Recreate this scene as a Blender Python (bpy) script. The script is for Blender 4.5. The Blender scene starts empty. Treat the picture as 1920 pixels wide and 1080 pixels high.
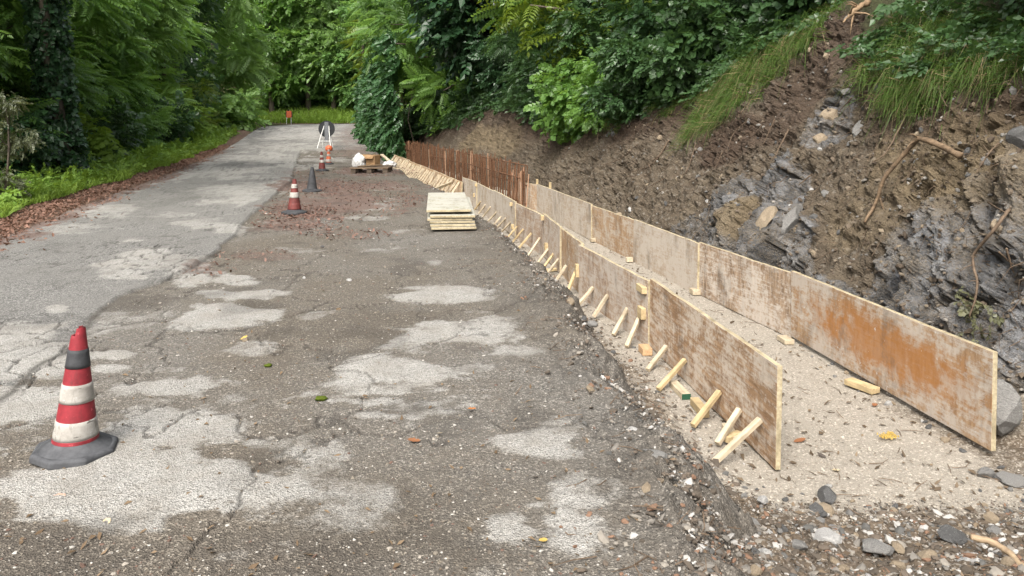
import bpy, bmesh, math
import numpy as np
from mathutils import Vector, Matrix, Euler
RNG = np.random.default_rng(7)
sc = bpy.context.scene
COL = sc.collection

# ---------------------------------------------------------------- camera
F = 1400.0; CAM_H = 1.25; PITCH = math.atan(78 / F)
cam = bpy.data.objects.new('camera', bpy.data.cameras.new('camera')); COL.objects.link(cam)
cam.location = (0, 0, CAM_H); cam.rotation_euler = (math.pi / 2 - PITCH, 0, 0)
cam.data.sensor_width = 36; cam.data.lens = 36 * F / 1920; cam.data.shift_y = -0.125
cam.data.clip_start = 0.05; cam.data.clip_end = 600
sc.camera = cam
# ---------------------------------------------------------------- sky, sun, exposure
SUN_EL, SUN_AZ = math.radians(50), math.radians(-164)      # azimuth from +Y, clockwise
W = bpy.data.worlds.new('World'); sc.world = W; W.use_nodes = True
wn = W.node_tree.nodes; wl = W.node_tree.links
sky = wn.new('ShaderNodeTexSky'); sky.sky_type = 'NISHITA'; sky.sun_disc = False
sky.sun_elevation = SUN_EL; sky.sun_rotation = SUN_AZ
sky.air_density = 1.0; sky.dust_density = 6.0; sky.ozone_density = 0.4
hs = wn.new('ShaderNodeHueSaturation'); hs.inputs['Saturation'].default_value = .40      # overcast: little blue left
wl.new(sky.outputs[0], hs.inputs['Color']); wl.new(hs.outputs[0], wn['Background'].inputs[0]); wn['Background'].inputs[1].default_value = 0.125
sd = bpy.data.lights.new('sun', 'SUN'); sd.energy = 1.5; sd.angle = math.radians(28); sd.color = (1, .96, .89)
sun = bpy.data.objects.new('sun', sd); COL.objects.link(sun)
sdir = Vector((math.sin(SUN_AZ) * math.cos(SUN_EL), math.cos(SUN_AZ) * math.cos(SUN_EL), math.sin(SUN_EL)))
sun.rotation_euler = sdir.to_track_quat('Z', 'Y').to_euler()
vs = sc.view_settings; vs.view_transform = 'Standard'; vs.look = 'None'; vs.gamma = 1; vs.use_curve_mapping = False
vs.exposure = 1.32
sc.cycles.max_bounces = 5; sc.cycles.diffuse_bounces = 3; sc.cycles.transmission_bounces = 4; sc.cycles.transparent_max_bounces = 4
sc.cycles.use_denoising = True

# ---------------------------------------------------------------- small tools
CP, SP = math.cos(PITCH), math.sin(PITCH)
def ray(px, py):
    x = (px - 960) / F; u = -(py - 300) / F
    return np.array((x, CP + u * SP, u * CP - SP))
def at(px, py, z=0.0):
    r = ray(px, py); return np.array((0, 0, CAM_H)) + r * ((z - CAM_H) / r[2])
def at_d(px, py, d):
    r = ray(px, py); return np.array((0, 0, CAM_H)) + r * (d / r[1])
def proj(P):
    P = np.asarray(P, float); v = P - np.array((0, 0, CAM_H))
    fw = v[..., 1] * CP - v[..., 2] * SP; up = v[..., 1] * SP + v[..., 2] * CP
    return 960 + F * v[..., 0] / fw, 300 - F * up / fw, fw
def sstep(a, b, x):
    t = np.clip((x - a) / (b - a), 0, 1); return t * t * (3 - 2 * t)
def _hash(ix, iy, iz, seed):
    h = (ix.astype(np.int64) * 374761393 + iy.astype(np.int64) * 668265263 + iz.astype(np.int64) * 2147483647 + seed * 1274126177) & 0xffffffff
    h = ((h ^ (h >> 13)) * 1274126177) & 0xffffffff
    h = ((h ^ (h >> 16)) * 2246822519) & 0xffffffff
    return ((h ^ (h >> 15)) & 0xffffff) / float(0x1000000)
def vnoise(x, y, z=None, seed=0):
    x = np.asarray(x, float); y = np.asarray(y, float)
    z = np.zeros_like(x) if z is None else np.asarray(z, float)
    ix, iy, iz = np.floor(x), np.floor(y), np.floor(z)
    fx, fy, fz = x - ix, y - iy, z - iz
    fx = fx**3 * (fx * (fx * 6 - 15) + 10); fy = fy**3 * (fy * (fy * 6 - 15) + 10); fz = fz**3 * (fz * (fz * 6 - 15) + 10)
    r = 0
    for a in (0, 1):
        wa = fx if a else 1 - fx
        for b in (0, 1):
            wb = wa * (fy if b else 1 - fy)
            for c in (0, 1):
                r = r + wb * (fz if c else 1 - fz) * _hash(ix + a, iy + b, iz + c, seed)
    return r * 2 - 1
def fbm(x, y, z=None, o=4, seed=0, gain=.5, ridged=False):
    s = 0; a = 1; t = 0; f = 1.0
    for i in range(o):
        n = vnoise(x * f + 17.3 * i, y * f - 9.1 * i, None if z is None else z * f + 5.7 * i, seed + i)
        if ridged: n = 1 - 2 * np.abs(n)
        s = s + a * n; t += a; a *= gain; f *= 2.03
    return s / t
def voro(x, y, seed=0):
    ix, iy = np.floor(x), np.floor(y)
    f1 = np.full(x.shape, 9.0); f2 = f1.copy(); cid = np.zeros(x.shape)
    for a in (-1, 0, 1):
        for b in (-1, 0, 1):
            cx, cy = ix + a, iy + b; zz = np.zeros_like(cx)
            h1 = _hash(cx, cy, zz, seed); h2 = _hash(cx, cy, zz + 1, seed)
            d = np.hypot(cx + h1 - x, cy + h2 - y)
            m = d < f1
            f2 = np.where(m, f1, np.minimum(f2, d)); cid = np.where(m, _hash(cx, cy, zz + 2, seed), cid); f1 = np.where(m, d, f1)
    return f1, f2, cid
def facet(x, y, seed=0):
    """tilted plane per Voronoi cell: (height -1..1, cell tone, distance to the cell border)"""
    ix, iy = np.floor(x), np.floor(y); f1 = np.full(x.shape, 9.0); f2 = f1.copy(); h = np.zeros(x.shape); tone = h.copy()
    for a in (-1, 0, 1):
        for b in (-1, 0, 1):
            cx, cy = ix + a, iy + b; zz = np.zeros_like(cx); H = [_hash(cx, cy, zz + k, seed) for k in range(6)]
            dx, dy = x - cx - H[0], y - cy - H[1]; d = np.hypot(dx, dy); m = d < f1
            f2 = np.where(m, f1, np.minimum(f2, d)); f1 = np.where(m, d, f1)
            h = np.where(m, (H[2] - .5) * 1.1 + (H[3] - .5) * 1.7 * dx + (H[4] - .5) * 1.7 * dy, h); tone = np.where(m, H[5], tone)
    return h, tone, f2 - f1
def interp(pts, ycol=1, xcol=0):
    a = np.array(sorted(pts, key=lambda p: p[ycol]), float)
    return lambda y: np.interp(y, a[:, ycol], a[:, xcol])

def mesh_np(name, V, Fc, smooth=False, mats=(), colors=None, fvar=None, mat_idx=None):
    V = np.asarray(V, np.float32).reshape(-1, 3); Fc = np.asarray(Fc, np.int32); k = Fc.shape[1]; n = len(Fc)
    me = bpy.data.meshes.new(name)
    me.vertices.add(len(V)); me.vertices.foreach_set('co', V.ravel())
    me.loops.add(n * k); me.loops.foreach_set('vertex_index', Fc.ravel())
    me.polygons.add(n); me.polygons.foreach_set('loop_start', np.arange(n, dtype=np.int32) * k)
    me.polygons.foreach_set('loop_total', np.full(n, k, np.int32))
    me.polygons.foreach_set('use_smooth', np.full(n, smooth, bool) if np.isscalar(smooth) else np.asarray(smooth, bool))
    for m in mats: me.materials.append(m)
    if mat_idx is not None: me.polygons.foreach_set('material_index', np.asarray(mat_idx, np.int32))
    for nm, c in (colors or {}).items():
        at_ = me.attributes.new(nm, 'FLOAT_COLOR', 'POINT'); at_.data.foreach_set('color', np.asarray(c, np.float32).ravel())
    if fvar is not None:
        at_ = me.attributes.new('var', 'FLOAT', 'FACE'); at_.data.foreach_set('value', np.asarray(fvar, np.float32))
    me.update(calc_edges=True)
    return me
def link(name, me, parent=None, loc=(0, 0, 0), rot=(0, 0, 0), scale=(1, 1, 1)):
    o = bpy.data.objects.new(name, me); COL.objects.link(o); o.parent = parent
    o.location = tuple(float(v) for v in loc); o.rotation_euler = rot
    o.scale = scale if isinstance(scale, (tuple, list)) else (scale,) * 3
    return o
def tag(o, label=None, cat=None, group=None, kind=None):
    if label: o['label'] = label
    if cat: o['category'] = cat
    if group: o['group'] = group
    if kind: o['kind'] = kind
    return o
def empty(name, loc, label, cat, group=None, rz=0):
    return tag(link(name, None, None, loc, (0, 0, rz)), label, cat, group)
def grid_faces(r, c):
    i = np.arange(r * c).reshape(r, c)
    return np.stack((i[:-1, :-1], i[:-1, 1:], i[1:, 1:], i[1:, :-1]), -1).reshape(-1, 4)
class MB:
    """collects verts and faces of one part (mixed polygons)"""
    def __init__(s): s.v = []; s.f = []; s.m = []
    def add(s, V, Fs, m=0):
        o = len(s.v); s.v += [tuple(float(q) for q in p) for p in V]
        s.f += [tuple(int(i) + o for i in f) for f in Fs]; s.m += [m] * len(Fs)
    def box(s, sx, sy, sz, M=None, m=0, jit=0):
        V = np.array([(x, y, z) for x in (0, 1) for y in (0, 1) for z in (0, 1)], float) - (.5, .5, .5)
        V = V * (sx, sy, sz)
        if jit: V = V + RNG.normal(0, jit, V.shape)
        if M is not None: V = [Matrix(M) @ Vector(p) for p in V]
        s.add(V, [(0, 1, 3, 2), (4, 6, 7, 5), (0, 4, 5, 1), (2, 3, 7, 6), (0, 2, 6, 4), (1, 5, 7, 3)], m)
    def tube(s, pts, rad, n=8, m=0, cap=True, wob=0):
        P = np.asarray(pts, float); rad = np.broadcast_to(np.asarray(rad, float), (len(P),))
        T = np.gradient(P, axis=0); T /= np.linalg.norm(T, axis=1)[:, None] + 1e-9
        ref = np.array((0, 0, 1.0)) if abs(T[0][2]) < .9 else np.array((1.0, 0, 0))
        V = []
        for i in range(len(P)):
            a = np.cross(T[i], ref); a /= np.linalg.norm(a) + 1e-9; b = np.cross(a, T[i]); ref = -np.cross(T[i], a) if False else ref
            for k in range(n):
                t = 2 * math.pi * k / n; rr = rad[i] * (1 + wob * RNG.normal())
                V.append(P[i] + rr * (math.cos(t) * a + math.sin(t) * b))
        Fs = [(i * n + k, i * n + (k + 1) % n, (i + 1) * n + (k + 1) % n, (i + 1) * n + k) for i in range(len(P) - 1) for k in range(n)]
        if cap: Fs += [tuple(range(n))[::-1], tuple(range((len(P) - 1) * n, len(P) * n))]
        s.add(V, Fs, m)
    def lathe(s, prof, n=28, m=0, wob=0, top=False):
        V = []
        for j, (r, z) in enumerate(prof):
            for k in range(n):
                t = 2 * math.pi * k / n; V.append((r * math.cos(t), r * math.sin(t), z + (wob[j][k] if wob else 0)))
        Fs = [(i * n + k, i * n + (k + 1) % n, (i + 1) * n + (k + 1) % n, (i + 1) * n + k) for i in range(len(prof) - 1) for k in range(n)]
        s.add(V, Fs, m)
    def mesh(s, name, mats, smooth=False):
        me = bpy.data.meshes.new(name); me.from_pydata(s.v, [], s.f)
        for mm in (mats if isinstance(mats, (list, tuple)) else [mats]): me.materials.append(mm)
        me.polygons.foreach_set('material_index', s.m)
        me.polygons.foreach_set('use_smooth', [smooth] * len(s.f)); me.update()
        return me
    def build(s, name, mats, parent=None, smooth=False, **k):
        return link(name, s.mesh(name, mats, smooth), parent, **k)
def bevel(o, w=.004, seg=2):
    b = o.modifiers.new('bevel', 'BEVEL'); b.width = w; b.segments = seg; b.limit_method = 'ANGLE'; return o

# ---------------------------------------------------------------- materials
class NT:
    def __init__(s, name, rough=.85, spec=.25):
        s.mat = bpy.data.materials.new(name); s.mat.use_nodes = True; s.t = s.mat.node_tree
        s.b = s.t.nodes['Principled BSDF']; s.out = s.t.nodes['Material Output']
        s.b.inputs['Roughness'].default_value = rough; s.b.inputs['Specular IOR Level'].default_value = spec
    def n(s, ty, ins=None, **props):
        nd = s.t.nodes.new('ShaderNode' + ty)
        for k, v in props.items(): setattr(nd, k, v)
        for k, v in (ins or {}).items(): s.set(nd.inputs[k], v)
        return nd
    def set(s, sock, v):
        if hasattr(v, 'is_linked') or isinstance(v, bpy.types.NodeSocket): s.t.links.new(v, sock)
        else: sock.default_value = v
    def math(s, op, a, b=0.0, c=None, clamp=False):
        nd = s.n('Math', operation=op, use_clamp=clamp); s.set(nd.inputs[0], a); s.set(nd.inputs[1], b)
        if c is not None: s.set(nd.inputs[2], c)
        return nd.outputs[0]
    def mix(s, fac, a, b, blend='MIX'):
        nd = s.n('MixRGB', blend_type=blend); s.set(nd.inputs[0], fac); s.set(nd.inputs[1], col4(a)); s.set(nd.inputs[2], col4(b)); return nd.outputs[0]
    def ramp(s, fac, stops, interp='LINEAR'):
        nd = s.n('ValToRGB'); cr = nd.color_ramp; cr.interpolation = interp
        while len(cr.elements) < len(stops): cr.elements.new(.5)
        for e, (p, c) in zip(cr.elements, stops):
            e.position = p; e.color = col4(c if isinstance(c, (tuple, list)) else (c, c, c))
        s.set(nd.inputs[0], fac); return nd.outputs[0]
    def coord(s, kind='Object', scale=(1, 1, 1), loc=(0, 0, 0), rot=(0, 0, 0), rand=False):
        tc = s.n('TexCoord').outputs[kind]
        if rand:
            oi = s.n('ObjectInfo').outputs['Random']; r = s.math('MULTIPLY', oi, 53.0)
            tc = s.n('VectorMath', {0: tc, 1: s.n('CombineXYZ', {0: r, 1: s.math('MULTIPLY', oi, 91.0), 2: s.math('MULTIPLY', oi, 31.0)}).outputs[0]}, operation='ADD').outputs[0]
        return s.n('Mapping', {'Vector': tc, 'Scale': scale, 'Location': loc, 'Rotation': rot}).outputs[0]
    def noise(s, vec, scale=5.0, detail=4.0, rough=.55, out='Fac', dist=0.0):
        return s.n('TexNoise', {'Vector': vec, 'Scale': scale, 'Detail': detail, 'Roughness': rough, 'Distortion': dist}).outputs[out]
    def vor(s, vec, scale=5.0, feature='F1', out='Distance'):
        return s.n('TexVoronoi', {'Vector': vec, 'Scale': scale}, feature=feature).outputs[out]
    def bump(s, h, strength=.5, dist=.01, normal=None):
        ins = {'Height': h, 'Strength': strength, 'Distance': dist}
        if normal is not None: ins['Normal'] = normal
        return s.n('Bump', ins).outputs[0]
    def done(s, color=None, normal=None, rough=None):
        if color is not None: s.set(s.b.inputs['Base Color'], col4(color))
        if normal is not None: s.set(s.b.inputs['Normal'], normal)
        if rough is not None: s.set(s.b.inputs['Roughness'], rough)
        return s.mat
def col4(c):
    return tuple(c) + (1.0,) if isinstance(c, (tuple, list)) and len(c) == 3 else c

def leaf_mat(name, dark, light, trans=.38, rough=.38, spec=.5):
    m = NT(name, rough, spec)
    v = m.n('Attribute', attribute_name='var').outputs['Fac']
    oi = m.n('ObjectInfo').outputs['Random']
    c = m.mix(v, dark, light)
    c = m.mix(m.math('MULTIPLY', oi, .35), c, tuple(q * f for q, f in zip(light, (1.15, .95, .7))))
    m.done(c)
    tr = m.n('BsdfTranslucent', {'Color': m.mix(.5, c, (light[0] * 1.7, light[1] * 1.5, light[2] * .6))})
    mx = m.n('MixShader', {0: trans}); m.t.links.new(m.b.outputs[0], mx.inputs[1]); m.t.links.new(tr.outputs[0], mx.inputs[2])
    m.t.links.new(mx.outputs[0], m.out.inputs['Surface'])
    return m.mat
L_AIL = leaf_mat('pinnate_leaf', (.058, .140, .034), (.180, .330, .088), .5)
L_FAR = leaf_mat('pale_leaf', (.072, .160, .046), (.190, .335, .110), .48)
L_YEL = leaf_mat('yellow_green_leaf', (.060, .120, .012), (.150, .220, .025))
L_SHR = leaf_mat('shrub_leaf', (.020, .056, .020), (.062, .128, .047), .34, .38, .45)
L_IVY = leaf_mat('ivy_leaf', (.012, .036, .016), (.042, .098, .042), .2, .35, .4)
L_GRS = leaf_mat('grass_blade', (.028, .068, .014), (.095, .170, .036), .35, .5, .25)
L_VRG = leaf_mat('verge_grass', (.085, .165, .024), (.215, .340, .065), .38, .5, .25)
L_DRY = leaf_mat('dry_leaf', (.060, .045, .032), (.190, .145, .100), .1, .7, .15)
L_RED = leaf_mat('russet_leaf', (.075, .042, .034), (.225, .140, .112), .1, .7, .15)

def bark(name, a, b):
    m = NT(name, .9, .15); v = m.coord(scale=(1, 1, .18))
    h = m.noise(v, 22, 6, .65); g = m.noise(m.coord(), 3, 3)
    return m.done(m.mix(m.math('MULTIPLY_ADD', h, 1.6, -.3, True), m.mix(g, a, tuple(x * .7 for x in a)), b), m.bump(h, .9, .03))
BARK = bark('bark', (.060, .048, .036), (.150, .125, .100))
BARK_PALE = bark('pale_bark', (.12, .105, .085), (.25, .225, .19))

def m_road():
    m = NT('worn_asphalt', .9, .2); v = m.coord()
    at_ = m.n('Attribute', attribute_name='mask'); sp = m.n('SeparateColor', {0: at_.outputs['Color']})
    pale, dirt, lit, dark = sp.outputs[0], sp.outputs[1], sp.outputs[2], at_.outputs['Alpha']
    g1 = m.noise(v, 210, 3, .7); g2 = m.noise(v, 75, 3, .65); g3 = m.noise(v, 9, 5, .6); g4 = m.noise(v, 1.6, 4, .6)
    agg = m.vor(v, 160); aggc = m.n('SeparateColor', {0: m.vor(v, 160, out='Color')}).outputs[0]
    c = m.mix(m.math('MULTIPLY_ADD', g2, 2.4, -.7, True), (.062, .060, .056), (.205, .200, .190))
    c = m.mix(m.math('MULTIPLY', m.math('GREATER_THAN', aggc, .80), .75), c, (.42, .41, .38))
    c = m.mix(m.math('MULTIPLY_ADD', g4, 1.6, -.45, True), c, (.175, .168, .155))
    # dirt film
    dc = m.mix(m.math('MULTIPLY_ADD', g2, 2.6, -.8, True), (.042, .037, .030), (.165, .143, .117))
    dc = m.mix(m.math('MULTIPLY', m.math('GREATER_THAN', aggc, .87), .7), dc, (.36, .32, .26))
    dc = m.mix(m.math('MULTIPLY_ADD', g3, 2.2, -.75, True), dc, (.124, .107, .086))
    df = m.math('MULTIPLY', m.math('ADD', dirt, m.math('MULTIPLY_ADD', g3, .5, -.25)), dirt, clamp=True)
    c = m.mix(m.math('MULTIPLY', df, 1.15, clamp=True), c, dc)
    # bare pale aggregate
    pc = m.mix(m.math('MULTIPLY_ADD', g1, 3.2, -1.05, True), (.105, .100, .090), (.410, .400, .372))
    pc = m.mix(m.math('MULTIPLY', m.math('GREATER_THAN', aggc, .5), .6), pc, (.45, .437, .405))
    pc = m.mix(m.math('MULTIPLY', m.math('LESS_THAN', aggc, .10), .6), pc, (.13, .123, .11))
    pc = m.mix(m.math('MULTIPLY_ADD', m.noise(v, 4.5, 5, .65), 2.2, -.95, True), pc, (.235, .215, .185))
    pf = m.math('MULTIPLY_ADD', m.math('SUBTRACT', m.math('ADD', pale, m.math('ADD', m.math('MULTIPLY_ADD', g2, .9, -.45), m.math('MULTIPLY_ADD', g1, .4, -.2))), m.math('MULTIPLY_ADD', g3, 1.0, .0)), 2.2, .5, True)
    c = m.mix(m.math('MULTIPLY', pf, m.math('MULTIPLY_ADD', pale, .5, .4)), c, pc)
    lc = m.mix(m.math('MULTIPLY_ADD', g2, 2.6, -.8, True), (.070, .045, .038), (.205, .142, .118))
    c = m.mix(m.math('MULTIPLY', m.math('MULTIPLY_ADD', m.math('SUBTRACT', m.math('ADD', lit, m.math('MULTIPLY_ADD', g3, .9, -.45)), .5), 2.0, .5, True), .85), c, lc)
    c = m.mix(m.math('MULTIPLY', dark, .85), c, (.035, .031, .027))
    h = m.math('ADD', m.math('MULTIPLY', agg, .8), m.math('MULTIPLY', g2, .9))
    return m.done(c, m.bump(h, .8, .009))
def m_bed():
    m = NT('sand_and_dirt', .95, .15); v = m.coord()
    at_ = m.n('Attribute', attribute_name='mask'); sp = m.n('SeparateColor', {0: at_.outputs['Color']})
    g1 = m.noise(v, 260, 2, .7); g2 = m.noise(v, 70, 4, .7); g3 = m.noise(v, 12, 5, .6); ag = m.n('SeparateColor', {0: m.vor(v, 120, out='Color')}).outputs[0]
    sand = m.mix(m.math('MULTIPLY_ADD', g1, 2.6, -.8, True), (.150, .133, .108), (.375, .340, .286))
    sand = m.mix(m.math('MULTIPLY_ADD', g3, 1.8, -.7, True), sand, (.285, .257, .216))
    sand = m.mix(m.math('MULTIPLY', m.math('GREATER_THAN', ag, .9), .6), sand, (.48, .44, .375))
    sand = m.mix(m.math('MULTIPLY', m.math('LESS_THAN', ag, .05), .6), sand, (.15, .12, .09))
    dirt = m.mix(m.math('MULTIPLY_ADD', g2, 2.6, -.8, True), (.050, .038, .027), (.150, .118, .086))
    dirt = m.mix(m.math('MULTIPLY', m.math('GREATER_THAN', ag, .86), .7), dirt, (.30, .27, .23))
    f = m.math('MULTIPLY_ADD', m.math('SUBTRACT', m.math('ADD', sp.outputs[0], m.math('MULTIPLY_ADD', g2, .9, -.45)), .5), 2.5, .5, True)
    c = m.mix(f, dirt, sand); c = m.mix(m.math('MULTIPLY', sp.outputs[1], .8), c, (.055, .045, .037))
    return m.done(c, m.bump(m.math('ADD', g2, m.math('MULTIPLY', g1, .5)), .6, .008))
def m_bank():
    m = NT('bank_soil_and_rock', .92, .2); v = m.coord()
    at_ = m.n('Attribute', attribute_name='mask'); sp = m.n('SeparateColor', {0: at_.outputs['Color']})
    rock, ochre, humus, veg = sp.outputs[0], sp.outputs[1], sp.outputs[2], at_.outputs['Alpha']
    g1 = m.noise(v, 60, 5, .7); g2 = m.noise(v, 16, 5, .65); g3 = m.noise(v, 3.5, 5, .6)
    ag = m.n('SeparateColor', {0: m.vor(v, 38, out='Color')}).outputs[0]
    soil = m.mix(m.math('MULTIPLY_ADD', g1, 2.4, -.7, True), (.050, .039, .028), (.178, .143, .103))
    soil = m.mix(m.math('MULTIPLY_ADD', g3, 2.2, -.85, True), soil, (.165, .134, .096))
    soil = m.mix(m.math('MULTIPLY', m.math('GREATER_THAN', ag, .9), .55), soil, (.24, .215, .18))
    och = m.mix(m.math('MULTIPLY_ADD', g1, 2.4, -.7, True), (.120, .090, .052), (.270, .212, .135))
    c = m.mix(ochre, soil, och)
    hum = m.mix(m.math('MULTIPLY_ADD', g1, 2.4, -.7, True), (.034, .023, .016), (.110, .074, .054))
    c = m.mix(m.math('MULTIPLY', humus, .9), c, hum)
    sv = m.coord(scale=(1.0, 1.0, 3.2), rot=(.5, .6, 0))
    st = m.noise(sv, 9, 7, .68, dist=.6); vein = m.noise(m.coord(scale=(3, 1, 1), rot=(.3, .9, .4)), 6, 6, .7, dist=1.2)
    rk = m.mix(m.math('MULTIPLY_ADD', st, 2.8, -.9, True), (.050, .050, .050), (.225, .225, .220))
    rk = m.mix(m.math('MULTIPLY', m.math('GREATER_THAN', vein, .63), .55), rk, (.42, .41, .39))
    rk = m.mix(m.math('MULTIPLY_ADD', g3, 2.5, -1.1, True), rk, (.165, .140, .105))
    tsp = m.n('SeparateColor', {0: m.n('Attribute', attribute_name='tone').outputs['Color']}); tn = tsp.outputs[0]
    rk = m.mix(m.math('MULTIPLY_ADD', tn, 1.5, -.35, True), m.mix(.45, rk, (.048, .049, .053)), m.mix(.5, rk, (.40, .408, .425)))
    rk = m.mix(m.math('MULTIPLY', tsp.outputs[1], .85), rk, (.022, .021, .020))
    rk = m.mix(m.math('MULTIPLY', m.math('MULTIPLY_ADD', m.math('ADD', g1, m.math('MULTIPLY', g3, .6)), 4.0, -2.9, True), .7), rk, (.190, .155, .112))
    c = m.mix(m.math('MULTIPLY', m.math('SUBTRACT', 1.0, tn), .45), c, (.035, .026, .019))
    rf = m.math('MULTIPLY_ADD', m.math('SUBTRACT', m.math('ADD', rock, m.math('MULTIPLY_ADD', g2, .8, -.4)), .5), 5.0, .5, True)
    c = m.mix(rf, c, m.mix(m.math('MULTIPLY', ochre, .85), rk, och))
    vg = m.mix(m.math('MULTIPLY_ADD', g2, 2.4, -.7, True), (.030, .028, .016), (.060, .072, .028))
    c = m.mix(m.math('MULTIPLY', veg, .9), c, vg)
    h = m.math('ADD', m.math('MULTIPLY', g1, .6), m.math('MULTIPLY', m.noise(v, 42, 4, .75), m.math('MULTIPLY', rf, 1.0)))
    return m.done(c, m.bump(m.math('ADD', h, m.math('MULTIPLY', g2, 1.4)), .9, .05))
def m_ground():
    m = NT('forest_floor', .95, .1); v = m.coord()
    g1 = m.noise(v, 30, 5, .7); g2 = m.noise(v, 1.2, 4); ag = m.n('SeparateColor', {0: m.vor(v, 22, out='Color')}).outputs[0]
    at_ = m.n('Attribute', attribute_name='mask'); lit = m.n('SeparateColor', {0: at_.outputs['Color']}).outputs[0]
    c = m.mix(m.math('MULTIPLY_ADD', g1, 2.4, -.7, True), (.045, .034, .022), (.110, .085, .050))
    c = m.mix(m.math('MULTIPLY_ADD', g2, 2, -.6, True), c, (.050, .070, .022))
    l = m.mix(ag, (.075, .045, .034), (.215, .145, .112))
    c = m.mix(lit, c, l)
    return m.done(c, m.bump(m.math('ADD', g1, m.math('MULTIPLY', ag, .6)), .8, .02))
def m_rock(name, a, b, vein=(.4, .4, .39), vamt=.4):
    m = NT(name, .85, .25); v = m.coord(rand=True, scale=(1, 1, 1.8)); oi = m.n('ObjectInfo').outputs['Random']
    n1 = m.noise(v, 14, 7, .7); n2 = m.noise(v, 55, 4, .7)
    c = m.mix(m.math('MULTIPLY_ADD', n1, 2.6, -.8, True), a, b)
    c = m.mix(m.math('MULTIPLY', m.math('GREATER_THAN', m.noise(v, 7, 6, .7, dist=1.5), .6), vamt), c, vein)
    c = m.mix(m.math('MULTIPLY', oi, .5), c, tuple(.75 * x for x in b))
    return m.done(c, m.bump(m.math('ADD', n1, m.math('MULTIPLY', n2, .4)), .7, .012))
ROCK = m_rock('grey_stone', (.080, .078, .074), (.270, .262, .246))
ROCK_TAN = m_rock('tan_stone', (.150, .115, .075), (.340, .275, .195), (.45, .40, .32))
ROCK_PALE = m_rock('pale_stone', (.240, .235, .225), (.480, .470, .450), (.55, .54, .52))
ROCK_DARK = m_rock('dark_stone', (.040, .040, .040), (.130, .128, .124))

def m_panel(name, brown, warm, wash, dark, washamt, orange=None, vertical=True):
    m = NT(name, .8, .25)
    v = m.coord(rand=True, scale=(1, 1, 1)); vs_ = m.coord(rand=True, scale=(1.0, 1.0, .16) if vertical else (.12, 1, 1))
    vh = m.coord(rand=True, scale=(.10, 1, 1.0))
    grain = m.noise(vs_, 34, 5, .65); grh = m.noise(vh, 60, 5, .7)
    big = m.noise(v, 2.2, 5, .6); med = m.noise(v, 6.5, 6, .68, dist=.8); fine = m.noise(v, 34, 5, .75)
    c = m.mix(m.math('MULTIPLY_ADD', grain, 3.2, -1.1, True), brown, warm)
    c = m.mix(m.math('MULTIPLY', m.math('MULTIPLY_ADD', grh, 3, -1.2, True), .35), c, tuple(.6 * x for x in brown))
    if orange:
        x = m.n('SeparateXYZ', {0: m.n('TexCoord').outputs['Object']})
        dx = m.math('MULTIPLY', m.math('SUBTRACT', x.outputs[0], orange[0]), 1 / orange[2]); dz = m.math('MULTIPLY', m.math('SUBTRACT', x.outputs[2], orange[1]), 1 / orange[3])
        e = m.math('SQRT', m.math('ADD', m.math('MULTIPLY', dx, dx), m.math('MULTIPLY', dz, dz)))
        e = m.math('ADD', e, m.math('MULTIPLY_ADD', med, 1.7, -.85))
        of = m.math('MULTIPLY_ADD', e, -1.5, 1.75, True)
        c = m.mix(m.math('MULTIPLY', of, .9), c, m.mix(grain, (.26, .105, .027), (.42, .20, .072)))
    w = m.math('MULTIPLY_ADD', m.math('ADD', m.math('MULTIPLY', big, .6), m.math('ADD', m.math('MULTIPLY', med, .75), m.math('MULTIPLY', m.math('ADD', fine, m.math('SUBTRACT', grh, .5)), .7))), 5.2, -5.33 + 1.5 * (washamt - .55) + .35, True)
    if orange: w = m.math('MULTIPLY', w, m.math('SUBTRACT', 1.0, m.math('MULTIPLY', of, .85)))
    c = m.mix(m.math('MULTIPLY', w, .85), c, m.mix(grain, tuple(.8 * q for q in wash), wash))
    d = m.math('MULTIPLY_ADD', m.math('ADD', m.noise(m.coord(rand=True, scale=(1, 1, .45), loc=(3, 7, 1)), 3.4, 6, .7), m.math('MULTIPLY', fine, .35)), 5.0, -3.55, True)
    c = m.mix(m.math('MULTIPLY', d, .75), c, dark)
    spk = m.math('GREATER_THAN', m.noise(v, 26, 3, .6, dist=.4), .70)
    c = m.mix(m.math('MULTIPLY', spk, .7), c, (.55, .53, .50))
    return m.done(c, m.bump(m.math('ADD', m.math('MULTIPLY', grain, .6), m.math('MULTIPLY', fine, .5)), .35, .004))
PAN_NEAR = m_panel('stained_plywood', (.185, .108, .060), (.400, .260, .150), (.590, .510, .420), (.070, .050, .036), .60, vertical=False)
PAN_MID = m_panel('washed_plywood', (.220, .145, .098), (.375, .275, .190), (.500, .440, .375), (.080, .062, .049), .74)
PAN_GREY = m_panel('weathered_plywood', (.270, .210, .150), (.400, .320, .240), (.500, .445, .380), (.095, .078, .062), .84)
PAN_BANK = m_panel('bankside_plywood', (.230, .140, .078), (.395, .270, .160), (.490, .430, .355), (.065, .050, .038), .62)
PAN_BANK2 = m_panel('dark_stained_plywood', (.170, .112, .070), (.400, .290, .195), (.580, .520, .450), (.055, .045, .037), .66)
PAN_ORG = m_panel('orange_stained_plywood', (.250, .150, .080), (.410, .280, .168), (.530, .468, .400), (.090, .066, .048), .72, orange=(.92, .26, .85, .19))
PAN_STACK = m_panel('yellowed_plywood', (.230, .213, .148), (.345, .328, .248), (.430, .420, .370), (.120, .105, .080), 1.0)
PAN_FAR = m_panel('orange_board', (.330, .190, .095), (.520, .350, .200), (.540, .440, .330), (.170, .110, .070), .55)
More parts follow.
